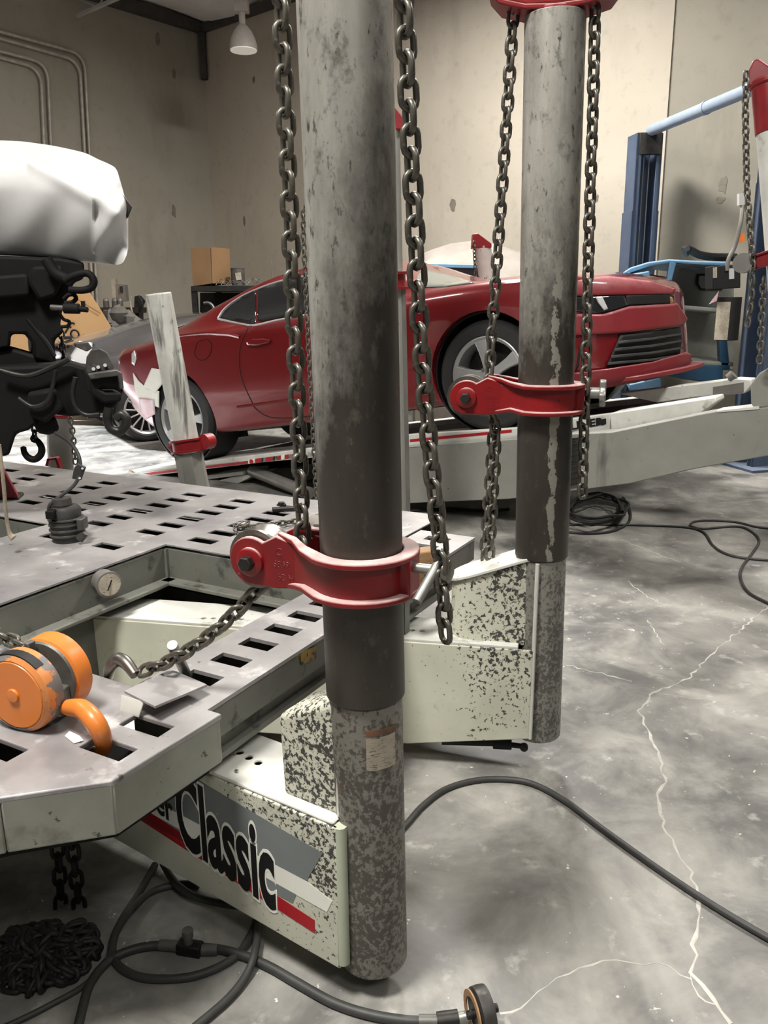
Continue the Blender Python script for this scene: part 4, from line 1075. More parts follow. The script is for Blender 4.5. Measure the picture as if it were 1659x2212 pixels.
nr = [V((0, -1, 0))]*2+[p.normalized() for p in path[2:-2]]+[V((0, 1, 0))]*2
G(M_).ribbon(path, -.006, .006, -.035, .035, nr).obj('ring', 'red_plain', lc)
G(M_).ribbon(path, -.006, .020, .027, .038, nr).obj('top_flange', 'red_plain', lc)
G(M_).ribbon(path, -.006, .020, -.038, -.027, nr).obj('bottom_flange', 'red_plain', lc)
G(M_).lathe([(.012, -.03), (.045, -.03), (.045, .03), (.012, .03)], (.17, 0, .01), (0, 1, 0), 24).obj('sheave', 'red_plain', lc)
g = G(M_)
for k in range(4): g.box((-.13, .018*math.cos(k*1.57), .018*math.sin(k*1.57)), (.02, .018, .018))
g.cyl((-.08, 0, 0), (-.13, 0, 0), .01, n=10); g.obj('cross_knob', 'red_plain', lc)

# ------------------------------------------------------------------ car bodies
def car_body(name, table, M, mat, parent, arches, nprof=6, smooth_it=2, sub=5):
    """table rows: x, zb, ys, ym, yb, zs, yt, zt, ye, ze, zc -> closed loft"""
    keys = []
    for r in table:
        x, zb, ys, ym, yb, zs, yt, zt, ye, ze, zc = r
        zm = zb+(zs-zb)*.42; zu = zb+(zs-zb)*.74
        keys.append((x, [(0, zb), (ys-.10, zb), (ys-.01, zb+.02), (ys+.005, zb+.10), (ym, zm), (ym-.012, zu), (yb, zs), (yt, zt), (ye, ze), (ye*.55, zc-.008), (0, zc)]))
    xs = []; n = len(keys); rings = []
    for i in range(n-1):
        p0 = keys[max(i-1, 0)]; p1 = keys[i]; p2 = keys[i+1]; p3 = keys[min(i+2, n-1)]
        for k in range(sub+(1 if i == n-2 else 0)):
            t = k/sub
            def cr(a, b, c, d): return .5*(2*b+(c-a)*t+(2*a-5*b+4*c-d)*t*t+(3*b-a-3*c+d)*t**3)
            x = p1[0]+(p2[0]-p1[0])*t
            half = [(cr(p0[1][j][0], p1[1][j][0], p2[1][j][0], p3[1][j][0]), cr(p0[1][j][1], p1[1][j][1], p2[1][j][1], p3[1][j][1])) for j in range(11)]
            fine = []
            for j in range(10):
                for q in range(4):
                    s = q/4; fine.append((half[j][0]*(1-s)+half[j+1][0]*s, half[j][1]*(1-s)+half[j+1][1]*s))
            fine.append(half[10])
            for _ in range(smooth_it): fine = [fine[0]]+[((a[0]+2*b[0]+c[0])/4, (a[1]+2*b[1]+c[1])/4) for a, b, c in zip(fine, fine[1:], fine[2:])]+[fine[-1]]
            ring = [V((x, -y, z)) for y, z in fine] + [V((x, y, z)) for y, z in reversed(fine[1:-1])]
            rings.append(ring)
    g = G(M); g.loft(rings)
    o = g.obj(name, mat, parent, angle=28)
    bv = BVHTree.FromPolygons([M @ v for v in g.v], g.f)
    cut = G(M)
    for (ax, az, ar, y0, y1) in arches:
        cut.cyl((ax, y0, az), (ax, y1, az), ar, n=40)
    cm = bpy.data.meshes.new('cut'); cm.from_pydata([tuple(M @ v) for v in cut.v], [], cut.f)
    bm = bmesh.new(); bm.from_mesh(cm); bmesh.ops.recalc_face_normals(bm, faces=bm.faces); bm.to_mesh(cm); bm.free()
    boolean(o, cm)
    o.data.polygons.foreach_set('use_smooth', [True]*len(o.data.polygons)); o.data.set_sharp_from_angle(angle=R(28))
    return o, bv
def mirror_pt(M, p):
    q = M.inverted() @ p; q.y = -q.y; return M @ q
def cast(bv, px, py):
    h = bv.ray_cast(CAMPOS, ray(px, py).normalized()); return (h[0], h[1]) if h[0] else (None, None)
def patch(name, bv, M, pxs, mat, parent, off=.004, cuts=3, mirror=True, label=None):
    bm = bmesh.new(); vs = [bm.verts.new((x, y, 0)) for x, y in pxs]
    es = [bm.edges.new((vs[i], vs[(i+1) % len(vs)])) for i in range(len(vs))]
    bmesh.ops.triangle_fill(bm, edges=es, use_beauty=True)
    for _ in range(cuts):
        bmesh.ops.subdivide_edges(bm, edges=bm.edges, cuts=1, use_grid_fill=True)
        bmesh.ops.triangulate(bm, faces=bm.faces)
    bm.verts.index_update(); pos = []; last = None
    for v in bm.verts:
        p, n = cast(bv, v.co.x, v.co.y)
        if p is None:
            q, n, _, _ = bv.find_nearest(at_pl(v.co.x, v.co.y, M.translation, ray(829, 663).normalized())); p = q
        if n.dot(p-CAMPOS) > 0: n = -n
        pos.append(p+n*off)
    fs = [[v.index for v in f.verts] for f in bm.faces]; bm.free()
    outs = []
    for mir in ((0, 1) if mirror else (0,)):
        g = G(); pp = [mirror_pt(M, p) for p in pos] if mir else pos
        g.add(pp, fs); o = g.obj(name, mat, parent, angle=60)
        sd = o.modifiers.new('thick', 'SOLIDIFY'); sd.thickness = .006; sd.offset = 0
        outs.append(o)
    return outs
def seam(name, bv, M, pxs, mat, parent, r=.003, mirror=True, closed=False, per=6, off=.001):
    s = spline([V((x, y, 0)) for x, y in pxs], per, closed); path = []
    for v in s:
        p, n = cast(bv, v.x, v.y)
        if p: path.append(p+(n if n.dot(p-CAMPOS) < 0 else -n)*off)
    if len(path) < 2: return
    for mir in ((0, 1) if mirror else (0,)):
        G().tube([mirror_pt(M, p) for p in path] if mir else path, r, 6, closed=closed).obj(name, mat, parent)
def wheel(parent, M, x, y, rad, wid, rimr, spokes, style, sgn, name='wheel', rot=0, steer=0):
    """sgn -1: outer face towards -y"""
    c = V((x, y, rad)); ax = V((0, sgn, 0))
    if steer:
        q = Matrix.Rotation(R(steer), 3, 'Z'); ax = q @ ax
    h = wid/2
    ty = G(M).lathe([(rimr, -h), (rad-.03, -h), (rad-.008, -h+.02), (rad, -h+.045), (rad, h-.045), (rad-.008, h-.02), (rad-.03, h), (rimr+.01, h), (rimr-.004, h-.012), (rimr-.02, h-.03), (rimr-.02, -h)], c, ax, 48).obj('tyre', 'tyre', parent)
    u = ax.cross(UP).normalized(); w = UP
    rm = G(M); rm.lathe([(rimr-.018, -h+.02), (rimr+.004, h-.010), (rimr-.006, h-.004), (rimr-.024, h-.020), (rimr-.034, -h+.02)], c, ax, 48)
    ro = rm.obj('rim', 'rim', ty)
    G(M).lathe([(0, -.02), (rimr-.05, -.02), (rimr-.05, -.01), (0, -.01)], c, ax, 32).obj('brake_disc', 'darksteel', ty)
    for k in range(spokes):
        a = R(rot+360*k/spokes); d = u*math.cos(a)+w*math.sin(a); s = ax.cross(d)
        if style == 'five':
            pr = [(.03, .036), (.09, .030), (rimr*.62, .034), (rimr-.02, .050)]
            zz = [h-.035, h-.022, h-.016, h-.014]
        else:
            pr = [(.03, .012), (rimr*.5, .008), (rimr-.02, .009)]; zz = [h-.05, h-.03, h-.012]
        rings = []
        for (rr, hw), z in zip(pr, zz):
            b = c+d*rr
            rings.append([b-s*hw+ax*(z-.02), b+s*hw+ax*(z-.02), b+s*hw*.8+ax*z, b-s*hw*.8+ax*z])
        G(M).loft(rings).obj('spoke', 'rim', ro, .003)
        if style == 'five':
            b = c + (u*math.cos(a+.63)+w*math.sin(a+.63))*.056+ax*(h-.036)
            G(M).cyl(b, b+ax*.012, .011, n=8).obj('lug_nut', 'chrome', ro)
    G(M).lathe([(.0, h-.02), (.036, h-.022), (.042, h-.03), (.05, h-.06), (.0, h-.06)], c, ax, 24).obj('hub', 'rim', ro)
    return ty

coupe = thing('red_coupe', 'red two-door coupe with bare rear corner standing nose-up on the tilted rack', 'car', CL(1.4, 0, 0))
CT = [(-.84, .62, .66, .74, .72, .93, .68, 1.0, .52, 1.035, 1.045),
      (-.70, .48, .82, .895, .865, .95, .78, 1.02, .60, 1.05, 1.06),
      (-.44, .30, .87, .935, .905, .965, .80, 1.02, .62, 1.06, 1.075),
      (-.15, .22, .89, .955, .92, .975, .78, 1.04, .60, 1.12, 1.135),
      (.30, .19, .90, .96, .925, .975, .745, 1.055, .575, 1.235, 1.255),
      (.80, .18, .90, .952, .915, .965, .725, 1.02, .565, 1.325, 1.345),
      (1.30, .18, .90, .945, .905, .95, .725, .99, .57, 1.335, 1.36),
      (1.75, .18, .90, .942, .905, .935, .735, .97, .60, 1.275, 1.305),
      (2.15, .18, .90, .942, .905, .925, .76, .955, .67, 1.09, 1.125),
      (2.45, .18, .90, .948, .915, .915, .79, .95, .72, .970, 1.005),
      (2.81, .19, .90, .958, .925, .90, .80, .935, .55, .955, .975),
      (3.15, .19, .885, .935, .90, .875, .77, .90, .50, .925, .940),
      (3.40, .19, .83, .865, .835, .825, .71, .855, .45, .880, .890),
      (3.55, .20, .70, .735, .705, .785, .60, .81, .42, .835, .845),
      (3.635, .21, .56, .595, .57, .750, .50, .78, .38, .805, .815),
      (3.70, .22, .40, .435, .415, .715, .36, .745, .27, .77, .78),
      (3.745, .24, .23, .255, .245, .68, .20, .71, .15, .725, .73),
      (3.765, .26, .10, .115, .11, .66, .09, .685, .07, .695, .70)]
WZ = .345
bo, bvc = car_body('body', CT, MC, 'carred', coupe, [(0, .36, .385, -1.2, -.60), (0, .36, .385, .60, 1.2), (2.81, .36, .385, -1.2, -.60), (2.81, .36, .385, .60, 1.2)])
for (wx, st) in ((0, 0), (2.81, 0)):
    for sg in (-1, 1):
        wheel(coupe, MC, wx, sg*.80, WZ, .245, .245, 5, 'five', sg, rot=12 if wx else 40)
        G(MC).lathe([(.388, -.18), (.383, .09), (.372, .09), (.372, -.18)], (wx, sg*.80, .36), (0, sg, 0), 40).obj('arch_liner', 'black', coupe)
        G(MC).box((wx, sg*.58, .38), (.76, .02, .5)).obj('arch_wall', 'black', coupe)
PXc = lambda *a, **k: patch(*a, **k)
patch('side_window', bvc, MC, [(473, 687), (483, 672), (500, 657), (525, 641), (553, 628), (553, 697), (546, 700), (510, 695)], 'glass', coupe)
patch('side_window', bvc, MC, [(557, 627), (585, 616), (620, 607), (660, 600), (720, 596), (790, 597), (850, 612), (868, 628), (840, 640), (760, 655), (660, 677), (557, 697)], 'glass', coupe)
seam('window_trim', bvc, MC, [(471, 688), (482, 671), (500, 655), (525, 639), (553, 626), (585, 614), (620, 604), (660, 597), (720, 593)], 'trimbright', coupe, .009)
seam('window_trim', bvc, MC, [(471, 689), (510, 698), (548, 703), (600, 692), (660, 681), (760, 658), (845, 641)], 'trimbright', coupe, .009)
patch('windshield', bvc, MC, [(893, 622), (905, 590), (920, 584), (960, 592), (1000, 604), (1024, 612), (960, 620)], 'glass_pale', coupe, mirror=False, off=.003)
seam('door_seam', bvc, MC, [(538, 705), (522, 740), (517, 775), (523, 820), (545, 870), (550, 880), (575, 898), (610, 903), (680, 898)], 'black', coupe, .0035)
seam('fuel_door', bvc, MC, [(425, 745), (430, 738), (442, 734), (452, 736), (457, 745), (456, 760), (449, 772), (438, 778), (427, 775), (421, 762)], 'shade_black', coupe, .0025, closed=True, mirror=False)
seam('side_crease', bvc, MC, [(513, 879), (560, 873), (640, 862), (700, 855)], 'carred', coupe, .012)
dh = patch('door_handle', bvc, MC, [(537, 740), (552, 733), (575, 732), (586, 735), (585, 741), (560, 747), (540, 746)], 'carred', coupe, off=.018, cuts=2)
for h_ in dh: h_.modifiers[0].thickness = .024
patch('headlamp', bvc, MC, [(1236, 642), (1300, 640), (1346, 638), (1354, 660), (1320, 672), (1290, 678), (1236, 672)], 'headlamp', coupe, off=.006)
patch('headlamp_blade', bvc, MC, [(1284, 642), (1298, 641), (1311, 668), (1303, 672), (1290, 655)], 'lens', coupe, off=.014, cuts=2)
patch('upper_grille', bvc, MC, [(1350, 639), (1400, 637), (1440, 636), (1453, 640), (1452, 652), (1440, 656), (1354, 660)], 'black', coupe, off=.006, mirror=False)
patch('hood_lip', bvc, MC, [(1236, 610), (1310, 600), (1400, 610), (1458, 628), (1452, 636), (1350, 637), (1236, 640)], 'carred_dusty', coupe, off=.010, mirror=False)
patch('bumper_cover', bvc, MC, [(1240, 680), (1300, 680), (1354, 663), (1440, 658), (1455, 656), (1478, 690), (1468, 705), (1335, 720), (1240, 725)], 'carred_dusty', coupe, off=.020, mirror=False)
patch('lower_grille', bvc, MC, [(1338, 722), (1400, 716), (1466, 706), (1470, 735), (1465, 765), (1400, 780), (1308, 793)], 'black', coupe, off=.008, mirror=False)
for k in range(4):
    y0 = 737+k*15
    patch('grille_slat', bvc, MC, [(1330-k*7, y0), (1400, y0-7), (1468, y0-17), (1468, y0-13), (1400, y0-2), (1329-k*7, y0+6)], 'plastic', coupe, off=.026, cuts=2, mirror=False)
patch('brake_duct', bvc, MC, [(1252, 745), (1258, 735), (1250, 790), (1243, 802)], 'black', coupe, off=.006)
# splitter lip, proud of the nose
spx = [(1238, 842), (1290, 833), (1360, 820), (1440, 800), (1497, 776), (1470, 762), (1400, 782), (1310, 795), (1240, 803)]
patch('splitter', bvc, MC, spx, 'carred_dusty', coupe, off=.035, mirror=False)
G(MC).prism([(3.38, -.80, .19), (3.70, -.62, .19), (3.83, -.28, .19), (3.85, 0, .19), (3.83, .28, .19), (3.70, .62, .19), (3.38, .80, .19)], (0, 0, .03)).obj('splitter_plate', 'carred_dusty', coupe, .006)
bg_ = cast(bvc, 1446, 650)[0]
if bg_: G().lathe([(.02, 0), (.034, .006), (.026, .014), (0, .014)], bg_-CX*.01, (ray(1446, 650)*-1), 8).obj('bare_clip', 'wood', coupe)
# stripped rear corner: pale inner panel, bumper beam end, clips
patch('inner_panel', bvc, MC, [(289, 805), (300, 822), (318, 838), (345, 845), (345, 880), (300, 862), (293, 840)], 'white', coupe, off=.006)
patch('inner_panel', bvc, MC, [(312, 835), (330, 795), (347, 798), (352, 830), (338, 848)], 'white', coupe, off=.009)
patch('bumper_support', bvc, MC, [(303, 858), (335, 862), (338, 893), (318, 905), (306, 888)], 'pinkmetal', coupe, off=.012)
seam('quarter_crease', bvc, MC, [(385, 727), (440, 721), (490, 722), (518, 728)], 'carred', coupe, .014)
patch('tail_lamp', bvc, MC, [(286, 765), (292, 758), (296, 775), (292, 790), (286, 785)], 'lens', coupe, off=.006, cuts=2)

# ================================================================== GREY COUPE BEHIND
gc0 = at_z(318, 951, 0); HG = bear(60); NG = V((-HG.y, HG.x, 0)); MG = frame(gc0 + NG*.76, HG, NG, UP)
grey = thing('grey_coupe', 'dark grey hatchback coupe with multi-spoke wheel parked behind the red coupe', 'car', gc0+NG*.76)
GT = [(-.86, .50, .62, .68, .64, .78, .60, .86, .45, .90, .905), (-.72, .38, .76, .82, .78, .82, .70, .92, .52, .965, .975), (-.35, .24, .82, .875, .84, .86, .72, .95, .52, 1.04, 1.055),
      (.10, .20, .83, .885, .85, .875, .69, .96, .53, 1.15, 1.17), (.6, .18, .83, .88, .845, .87, .69, .95, .53, 1.24, 1.265), (1.1, .18, .83, .87, .84, .86, .69, .94, .54, 1.25, 1.275),
      (1.55, .18, .83, .87, .84, .855, .70, .92, .56, 1.19, 1.215), (2.05, .18, .83, .875, .84, .85, .74, .90, .66, .95, .975), (2.6, .19, .83, .885, .84, .81, .72, .84, .5, .875, .885), (3.1, .20, .78, .82, .78, .72, .66, .76, .4, .79, .80), (3.3, .26, .6, .64, .6, .62, .5, .66, .3, .68, .69)]
_, bvg = car_body('body', GT, MG, 'cargrey', grey, [(0, .32, .345, -1.2, -.56), (0, .32, .345, .56, 1.2), (2.5, .32, .345, -1.2, -.56), (2.5, .32, .345, .56, 1.2)])
for wx in (0, 2.5):
    for sg in (-1, 1):
        wheel(grey, MG, wx, sg*.76, .31, .22, .235, 14, 'thin', sg, rot=8)
        G(MG).box((wx, sg*.54, .34), (.68, .02, .46)).obj('arch_wall', 'black', grey)
patch('tail_lamp', bvg, MG, [(152, 770), (172, 738), (200, 742), (196, 790), (160, 795)], 'lens', grey, off=.006)
patch('tail_lamp_strip', bvg, MG, [(165, 789), (196, 786), (196, 795), (166, 797)], 'redprint', grey, off=.010, cuts=2)
patch('side_window', bvg, MG, [(372, 712), (400, 702), (440, 698), (440, 706), (400, 712)], 'glass', grey, off=.004)
g = G(MG); g.prism([(-.82, -.62, .97), (-.60, -.64, 1.02), (-.60, .64, 1.02), (-.82, .62, .97)], (0, 0, .025)); g.obj('spoiler', 'cargrey', grey, .008)
for yy in (-.5, .5): G(MG).box((-.70, yy, .96), (.06, .03, .12)).obj('spoiler_stay', 'cargrey', grey)
G(MG).lathe([(.03, 0), (.045, .0), (.045, .03), (.03, .03)], (-.66, -.62, 1.04), (0, 0, 1), 16).obj('fuel_cap', 'black', grey)

# ================================================================== TOWER STANDING BEHIND THE NEAR ONE
t3 = thing('pull_tower', 'pulling tower almost hidden behind the near one, only its right edge showing', 'pull tower', at_y(858, 1150, 4.0), 'pulling towers')
b3 = at_y(852, 1150, 4.0); tp3 = at_y(829, 275, 3.95)
G().cyl(b3, tp3, .0725, n=28).obj('pole', 'grey_paint', t3, .002)
sd = (at_y(880, 600, 4.0)-at_y(858, 600, 4.0)).normalized()
ax3 = (tp3-b3).normalized()
G().bar(b3.lerp(tp3, .02)+sd*.0705-V((0, .02, 0)), b3.lerp(tp3, .66)+sd*.0705-V((0, .02, 0)), .012, .03).obj('side_rail', 'galv', t3)
G().prism([at_y(x, y, 3.90) for x, y in ((780, 272), (790, 225), (845, 222), (880, 262), (880, 280), (780, 280))], V((0, .12, 0))).obj('head_cap', 'red_plain', t3, .006)
c3 = thing('chain_collar', 'red collar peeking out behind the right side of the near tower', 'collar', at_y(862, 586, 3.9), 'red chain collars')
ct = b3.lerp(tp3, .652)
G().lathe([(.074, -.03), (.084, -.03), (.084, .03), (.074, .03)], ct, ax3, 32, closed=True).obj('ring', 'red', c3)
for s_ in (-1, 1): G().lathe([(.074, -.006), (.105, -.006), (.105, .006), (.074, .006)], ct+ax3*.034*s_, ax3, 32, closed=True).obj('flange', 'red', c3)
chain('thin far chain hanging just left of the near tower', [at_y(*p) for p in ((790, 300, 4.1), (700, 400, 4.5), (655, 455, 4.7), (655, 500, 4.75), (660, 620, 4.78), (668, 780, 4.8), (676, 930, 4.82), (684, 1085, 4.85))], LINK_F, twist=30, seed=21)
# small far tower behind the red coupe
t4 = thing('pull_tower', 'small white far tower with red head behind the coupe windshield', 'pull tower', CL(2.2, 1.5, 0), 'pulling towers')
b4 = at_y(1058, 640, 7.3); tp4 = at_y(1042, 530, 7.25)
b4 = tp4 + (b4-tp4)*6
b4 = tp4.lerp(b4, (tp4.z-.3)/(tp4.z-b4.z))
G().cyl(b4, tp4, .072, n=24).obj('pole', 'white_paint', t4, .002)
G().prism([at_y(x, y, 7.18) for x, y in ((1020, 531), (1022, 505), (1033, 504), (1062, 526), (1062, 535), (1020, 536))], V((0, .12, 0))).obj('head_cap', 'red_plain', t4, .005)
chain('tiny chain left of the small far tower behind the coupe', [at_y(1024, 522, 7.15), at_y(1026, 570, 7.15), at_y(1028, 612, 7.15)], LINK_F, twist=30, seed=22)

# ================================================================== TWO-POST LIFT, BLUE CAB AND CLUTTER AT THE BACK RIGHT
lf = thing('two_post_lift', 'blue two-post car lift with grey overhead bar at the back wall', 'car lift', at_z(1390, 870, 0))
LA = V((2.60, 8.6, 0)); LBp = at_y(1612, 870, 6.6); LBp.z = 0
LA = at_y(1385, 600, 8.6); LA.z = 0
ld = (LA-LBp).normalized(); lx = V((ld.y, -ld.x, 0))
def post(name, base, h, face, zs):
    """C-section column open towards 'face', wider lower sleeve"""
    sdv = V((face.y, -face.x, 0))
    for nm, (w, dpt, z0, z1) in (('column', (.27, .22, 0, h)), ('column_sleeve', (.285, .235, 0, zs))):
        g = G()
        for sg in (-1, 1): g.prism([base+sdv*sg*w/2+UP*z0, base+sdv*sg*w/2-face*dpt+UP*z0, base+sdv*sg*w/2-face*dpt+UP*z1, base+sdv*sg*w/2+UP*z1], -sdv*sg*.03)
        g.prism([base+sdv*w/2-face*dpt+UP*z0, base-sdv*w/2-face*dpt+UP*z0, base-sdv*w/2-face*dpt+UP*z1, base+sdv*w/2-face*dpt+UP*z1], face*.012)
        for sg in (-1, 1): g.prism([base+sdv*sg*w/2+UP*z0, base+sdv*sg*(w/2-.055)+UP*z0, base+sdv*sg*(w/2-.055)+UP*z1, base+sdv*sg*w/2+UP*z1], -face*.012)
        g.obj(nm, 'blue_lift', lf, .002)
    G().prism([base+sdv*.28+face*.1, base-sdv*.28+face*.1, base-sdv*.28-face*.35, base+sdv*.28-face*.35], UP*.02).obj('base_plate', 'blue_lift', lf)
    return sdv
f1 = (V((0, 0, 0))-LA).normalized(); f1.z = 0; f1 = V((.15, -1, 0)).normalized()
zt1 = at_y(1385, 287, 8.6).z
post('column', LA, zt1, f1, at_y(1385, 455, 8.6).z)
s1v = V((f1.y, -f1.x, 0))
for k in (-.028, .03): G().cyl(LA+s1v*k-f1*.05+UP*.3, LA+s1v*k-f1*.05+UP*(zt1-.15), .006, n=8).obj('lift_cable', 'galv', lf)
G().box(LA+UP*(zt1-.10), (.22, .05, .20)).obj('cable_head', 'darksteel', lf, .004)
zt2 = at_y(1608, 175, 6.6).z
post('column', LBp, zt2, V((-1, -.25, 0)).normalized(), at_y(1610, 390, 6.6).z)
G().cyl(LA+UP*(zt1+.02), LBp+UP*(zt2+.02), .052, n=20).obj('overhead_bar', 'blue_pale', lf)
mb = LA.lerp(LBp, .5)+UP*((zt1+zt2)/2+.02)
G().lathe([(.058, -.02), (.058, .02)], mb, (LBp-LA).normalized(), 16).obj('bar_joint', 'blue_pale', lf)
pu = thing('lift_power_unit', 'black lift power unit with labelled tank and grey hose on the blue post', 'power unit', at_y(1562, 735, 6.35))
def q(px, py, y=6.35): return at_y(px, py, y)
G().prism([q(1540, 575), q(1600, 570), q(1600, 622), q(1540, 625)], V((0, .16, 0))).obj('motor_box', 'black', pu, .006)
G().prism([q(1541, 578, 6.345), q(1549, 577, 6.345), q(1549, 600, 6.345), q(1541, 601, 6.345)], V((0, .006, 0))).obj('box_label', 'label', pu)
G().prism([q(1575, 580, 6.345), q(1586, 579, 6.345), q(1586, 602, 6.345), q(1575, 603, 6.345)], V((0, .006, 0))).obj('switch_plate', 'lens', pu)
tc = q(1568, 735, 6.42); tt = q(1572, 642, 6.42)
G().cyl((tc.x, tc.y, tc.z), (tc.x, tc.y, tt.z), .088, n=28).obj('tank', 'black', pu, .004)
lb = G(); rings = []
for i in range(8):
    a = R(-100+i*12); d = V((math.sin(a), -math.cos(a), 0)); rings.append([V((tc.x, tc.y, z))+d*r_ for z, r_ in ((tc.z+.005, .0885), (tc.z+.005, .0895), (tc.z+.29, .0895), (tc.z+.29, .0885))])
lb.loft(rings).obj('tank_label', 'label', pu)
G().prism([q(1545, 640), q(1553, 628), q(1548, 650), q(1532, 657)], V((0, .004, 0))).obj('paper_tag', 'pinkmetal', pu)
G().tube(spline([q(1604, 440, 6.4), q(1600, 480), q(1588, 530), q(1574, 560), q(1570, 585)], 6), .016, 10).obj('hose', 'galv', pu)
G().prism([q(1597, 418, 6.38), q(1608, 418, 6.38), q(1608, 443, 6.38), q(1597, 443, 6.38)], V((0, .04, 0))).obj('socket_box', 'lens', pu)
og = G().prism([q(1594, 506, 6.37), q(1608, 504, 6.37), q(1609, 522, 6.37), q(1594, 524, 6.37)], V((0, .003, 0))).obj('orange_tag', 'orangeprint', smooth=False); tag(og, 'small orange tag on the blue lift post beside the grey hose', 'tag')

cab = thing('blue_cab', 'stripped sky-blue pickup cab shell without doors behind the coupe nose', 'car body', at_z(1480, 860, 0))
CYb = 7.0; dep = V((.35, 1.45, 0))
def c_(px, py, y=CYb): return at_y(px, py, y)
def cabp(name, pxs, mat, d=dep, y=CYb, bev=.012): G().prism([c_(x, yy, y) for x, yy in pxs], d).obj(name, mat, cab, bev)
cabp('roof', [(1338, 594), (1362, 578), (1400, 566), (1445, 560), (1500, 563), (1570, 566), (1570, 575), (1500, 573), (1450, 568), (1405, 575), (1365, 588), (1345, 599)], 'blue_car')
cabp('pillar', [(1447, 562), (1462, 566), (1450, 614), (1438, 614)], 'blue_car', dep*.05)
cabp('pillar', [(1447, 562), (1462, 566), (1450, 614), (1438, 614)], 'blue_car', dep*.05, CYb+1.2)
cabp('window_frame', [(1460, 572), (1500, 570), (1560, 577), (1560, 583), (1500, 577), (1468, 582), (1456, 615), (1450, 615)], 'black', dep*.03, CYb-.005, .003)
cabp('back_panel', [(1456, 575), (1585, 570), (1585, 800), (1470, 790), (1458, 700)], 'cab_in', V((.02, .05, 0)), CYb+.75)
cabp('rear_window', [(1505, 592), (1560, 590), (1562, 626), (1512, 627), (1503, 612)], 'black', V((0, .01, 0)), CYb+.73, .02)
cabp('rear_glass', [(1510, 596), (1556, 594), (1557, 622), (1515, 623), (1509, 611)], 'glass_pale', V((0, .01, 0)), CYb+.715, .01)
cabp('seat_shelf', [(1462, 658), (1582, 668), (1582, 678), (1462, 668)], 'cab_in', V((.05, .6, 0)), CYb+.15)
cabp('floor_pan', [(1470, 778), (1585, 782), (1585, 792), (1470, 788)], 'cab_in', V((.1, .8, 0)), CYb)
cabp('sill', [(1470, 783), (1562, 790), (1562, 830), (1480, 820), (1440, 812), (1390, 822), (1390, 800)], 'blue_deep', dep, CYb)
cabp('door_post', [(1552, 700), (1566, 690), (1578, 800), (1556, 800)], 'blue_deep', dep*.1, CYb)
cabp('fender', [(1330, 604), (1362, 592), (1403, 585), (1404, 598), (1365, 606), (1335, 610)], 'blue_car', dep*.4, CYb-.1)
cabp('cowl_panel', [(1405, 592), (1440, 598), (1438, 625), (1405, 620)], 'card', dep*.05, CYb+.2)
cabp('lower_fender', [(1360, 830), (1428, 815), (1428, 840), (1360, 845)], 'blue_car', dep*.5, CYb)
bmp = G().tube(spline([c_(1478, 545, 7.6), c_(1490, 540, 7.6), c_(1510, 550, 7.6), c_(1540, 555, 7.6), c_(1590, 556, 7.6)], 5), [.05]*5+[.035]*16, 8).obj('black_bumper_part', 'black'); tag(bmp, 'black bumper part lying on the blue cab roof', 'bumper')
# covered vehicle and blue bed rail behind the coupe roof
tv = thing('covered_vehicle', 'beige dust sheet over a vehicle behind the coupe windshield', 'covered vehicle', at_z(1010, 840, 0))
g = G(); rings = []; rnd = random.Random(5)
for i, (px, top) in enumerate(((895, 575), (915, 548), (940, 533), (980, 524), (1030, 519), (1080, 524), (1115, 535), (1160, 552), (1200, 575))):
    a = at_y(px, top, 9.2); b = at_y(px, 640, 9.0); ring = []
    for k in range(9):
        t = k/8; p = V((a.x, 9.0+.6*math.sin(t*1.57)**2, b.z+(a.z-b.z)*math.sin(t*1.57)))
        ring.append(p+V((0, rnd.uniform(-.05, .05), rnd.uniform(-.02, .03))))
    ring += [V((a.x, 9.75, a.z-.05)), V((a.x, 9.75, 0)), V((a.x, 8.95, 0))]
    rings.append(ring)
g.loft(rings).obj('dust_sheet', 'tarp', tv, angle=25)
br = thing('blue_bed_rail', 'bright blue bed rail with dark lower side in front of the dust sheet', 'car body', at_z(980, 850, 0))
G().prism([at_y(x, y, 8.4) for x, y in ((900, 568), (1035, 572), (1035, 580), (900, 577))], V((.05, .3, 0))).obj('rail', 'blue_car', br, .006)
G().prism([at_y(x, y, 8.42) for x, y in ((900, 577), (1035, 580), (1035, 640), (900, 640))], V((.05, .28, 0))).obj('side', 'black', br)
G().prism([at_y(x, y, 8.38) for x, y in ((985, 594), (1008, 595), (1008, 604), (985, 603))], V((0, .02, 0))).obj('marker', 'orangeprint', br)
for k, (px, c) in enumerate(((1225, 'blue_deep'), (1150, 'rope'))):
    pass
bl = G().prism([at_y(x, y, 8.2) for x, y in ((1280, 600), (1300, 587), (1320, 588), (1330, 600))], V((0, .2, 0))).obj('blue_fender_tip', 'blue_deep', bevel=.01); tag(bl, 'deep blue panel tip showing above the coupe hood', 'car body')

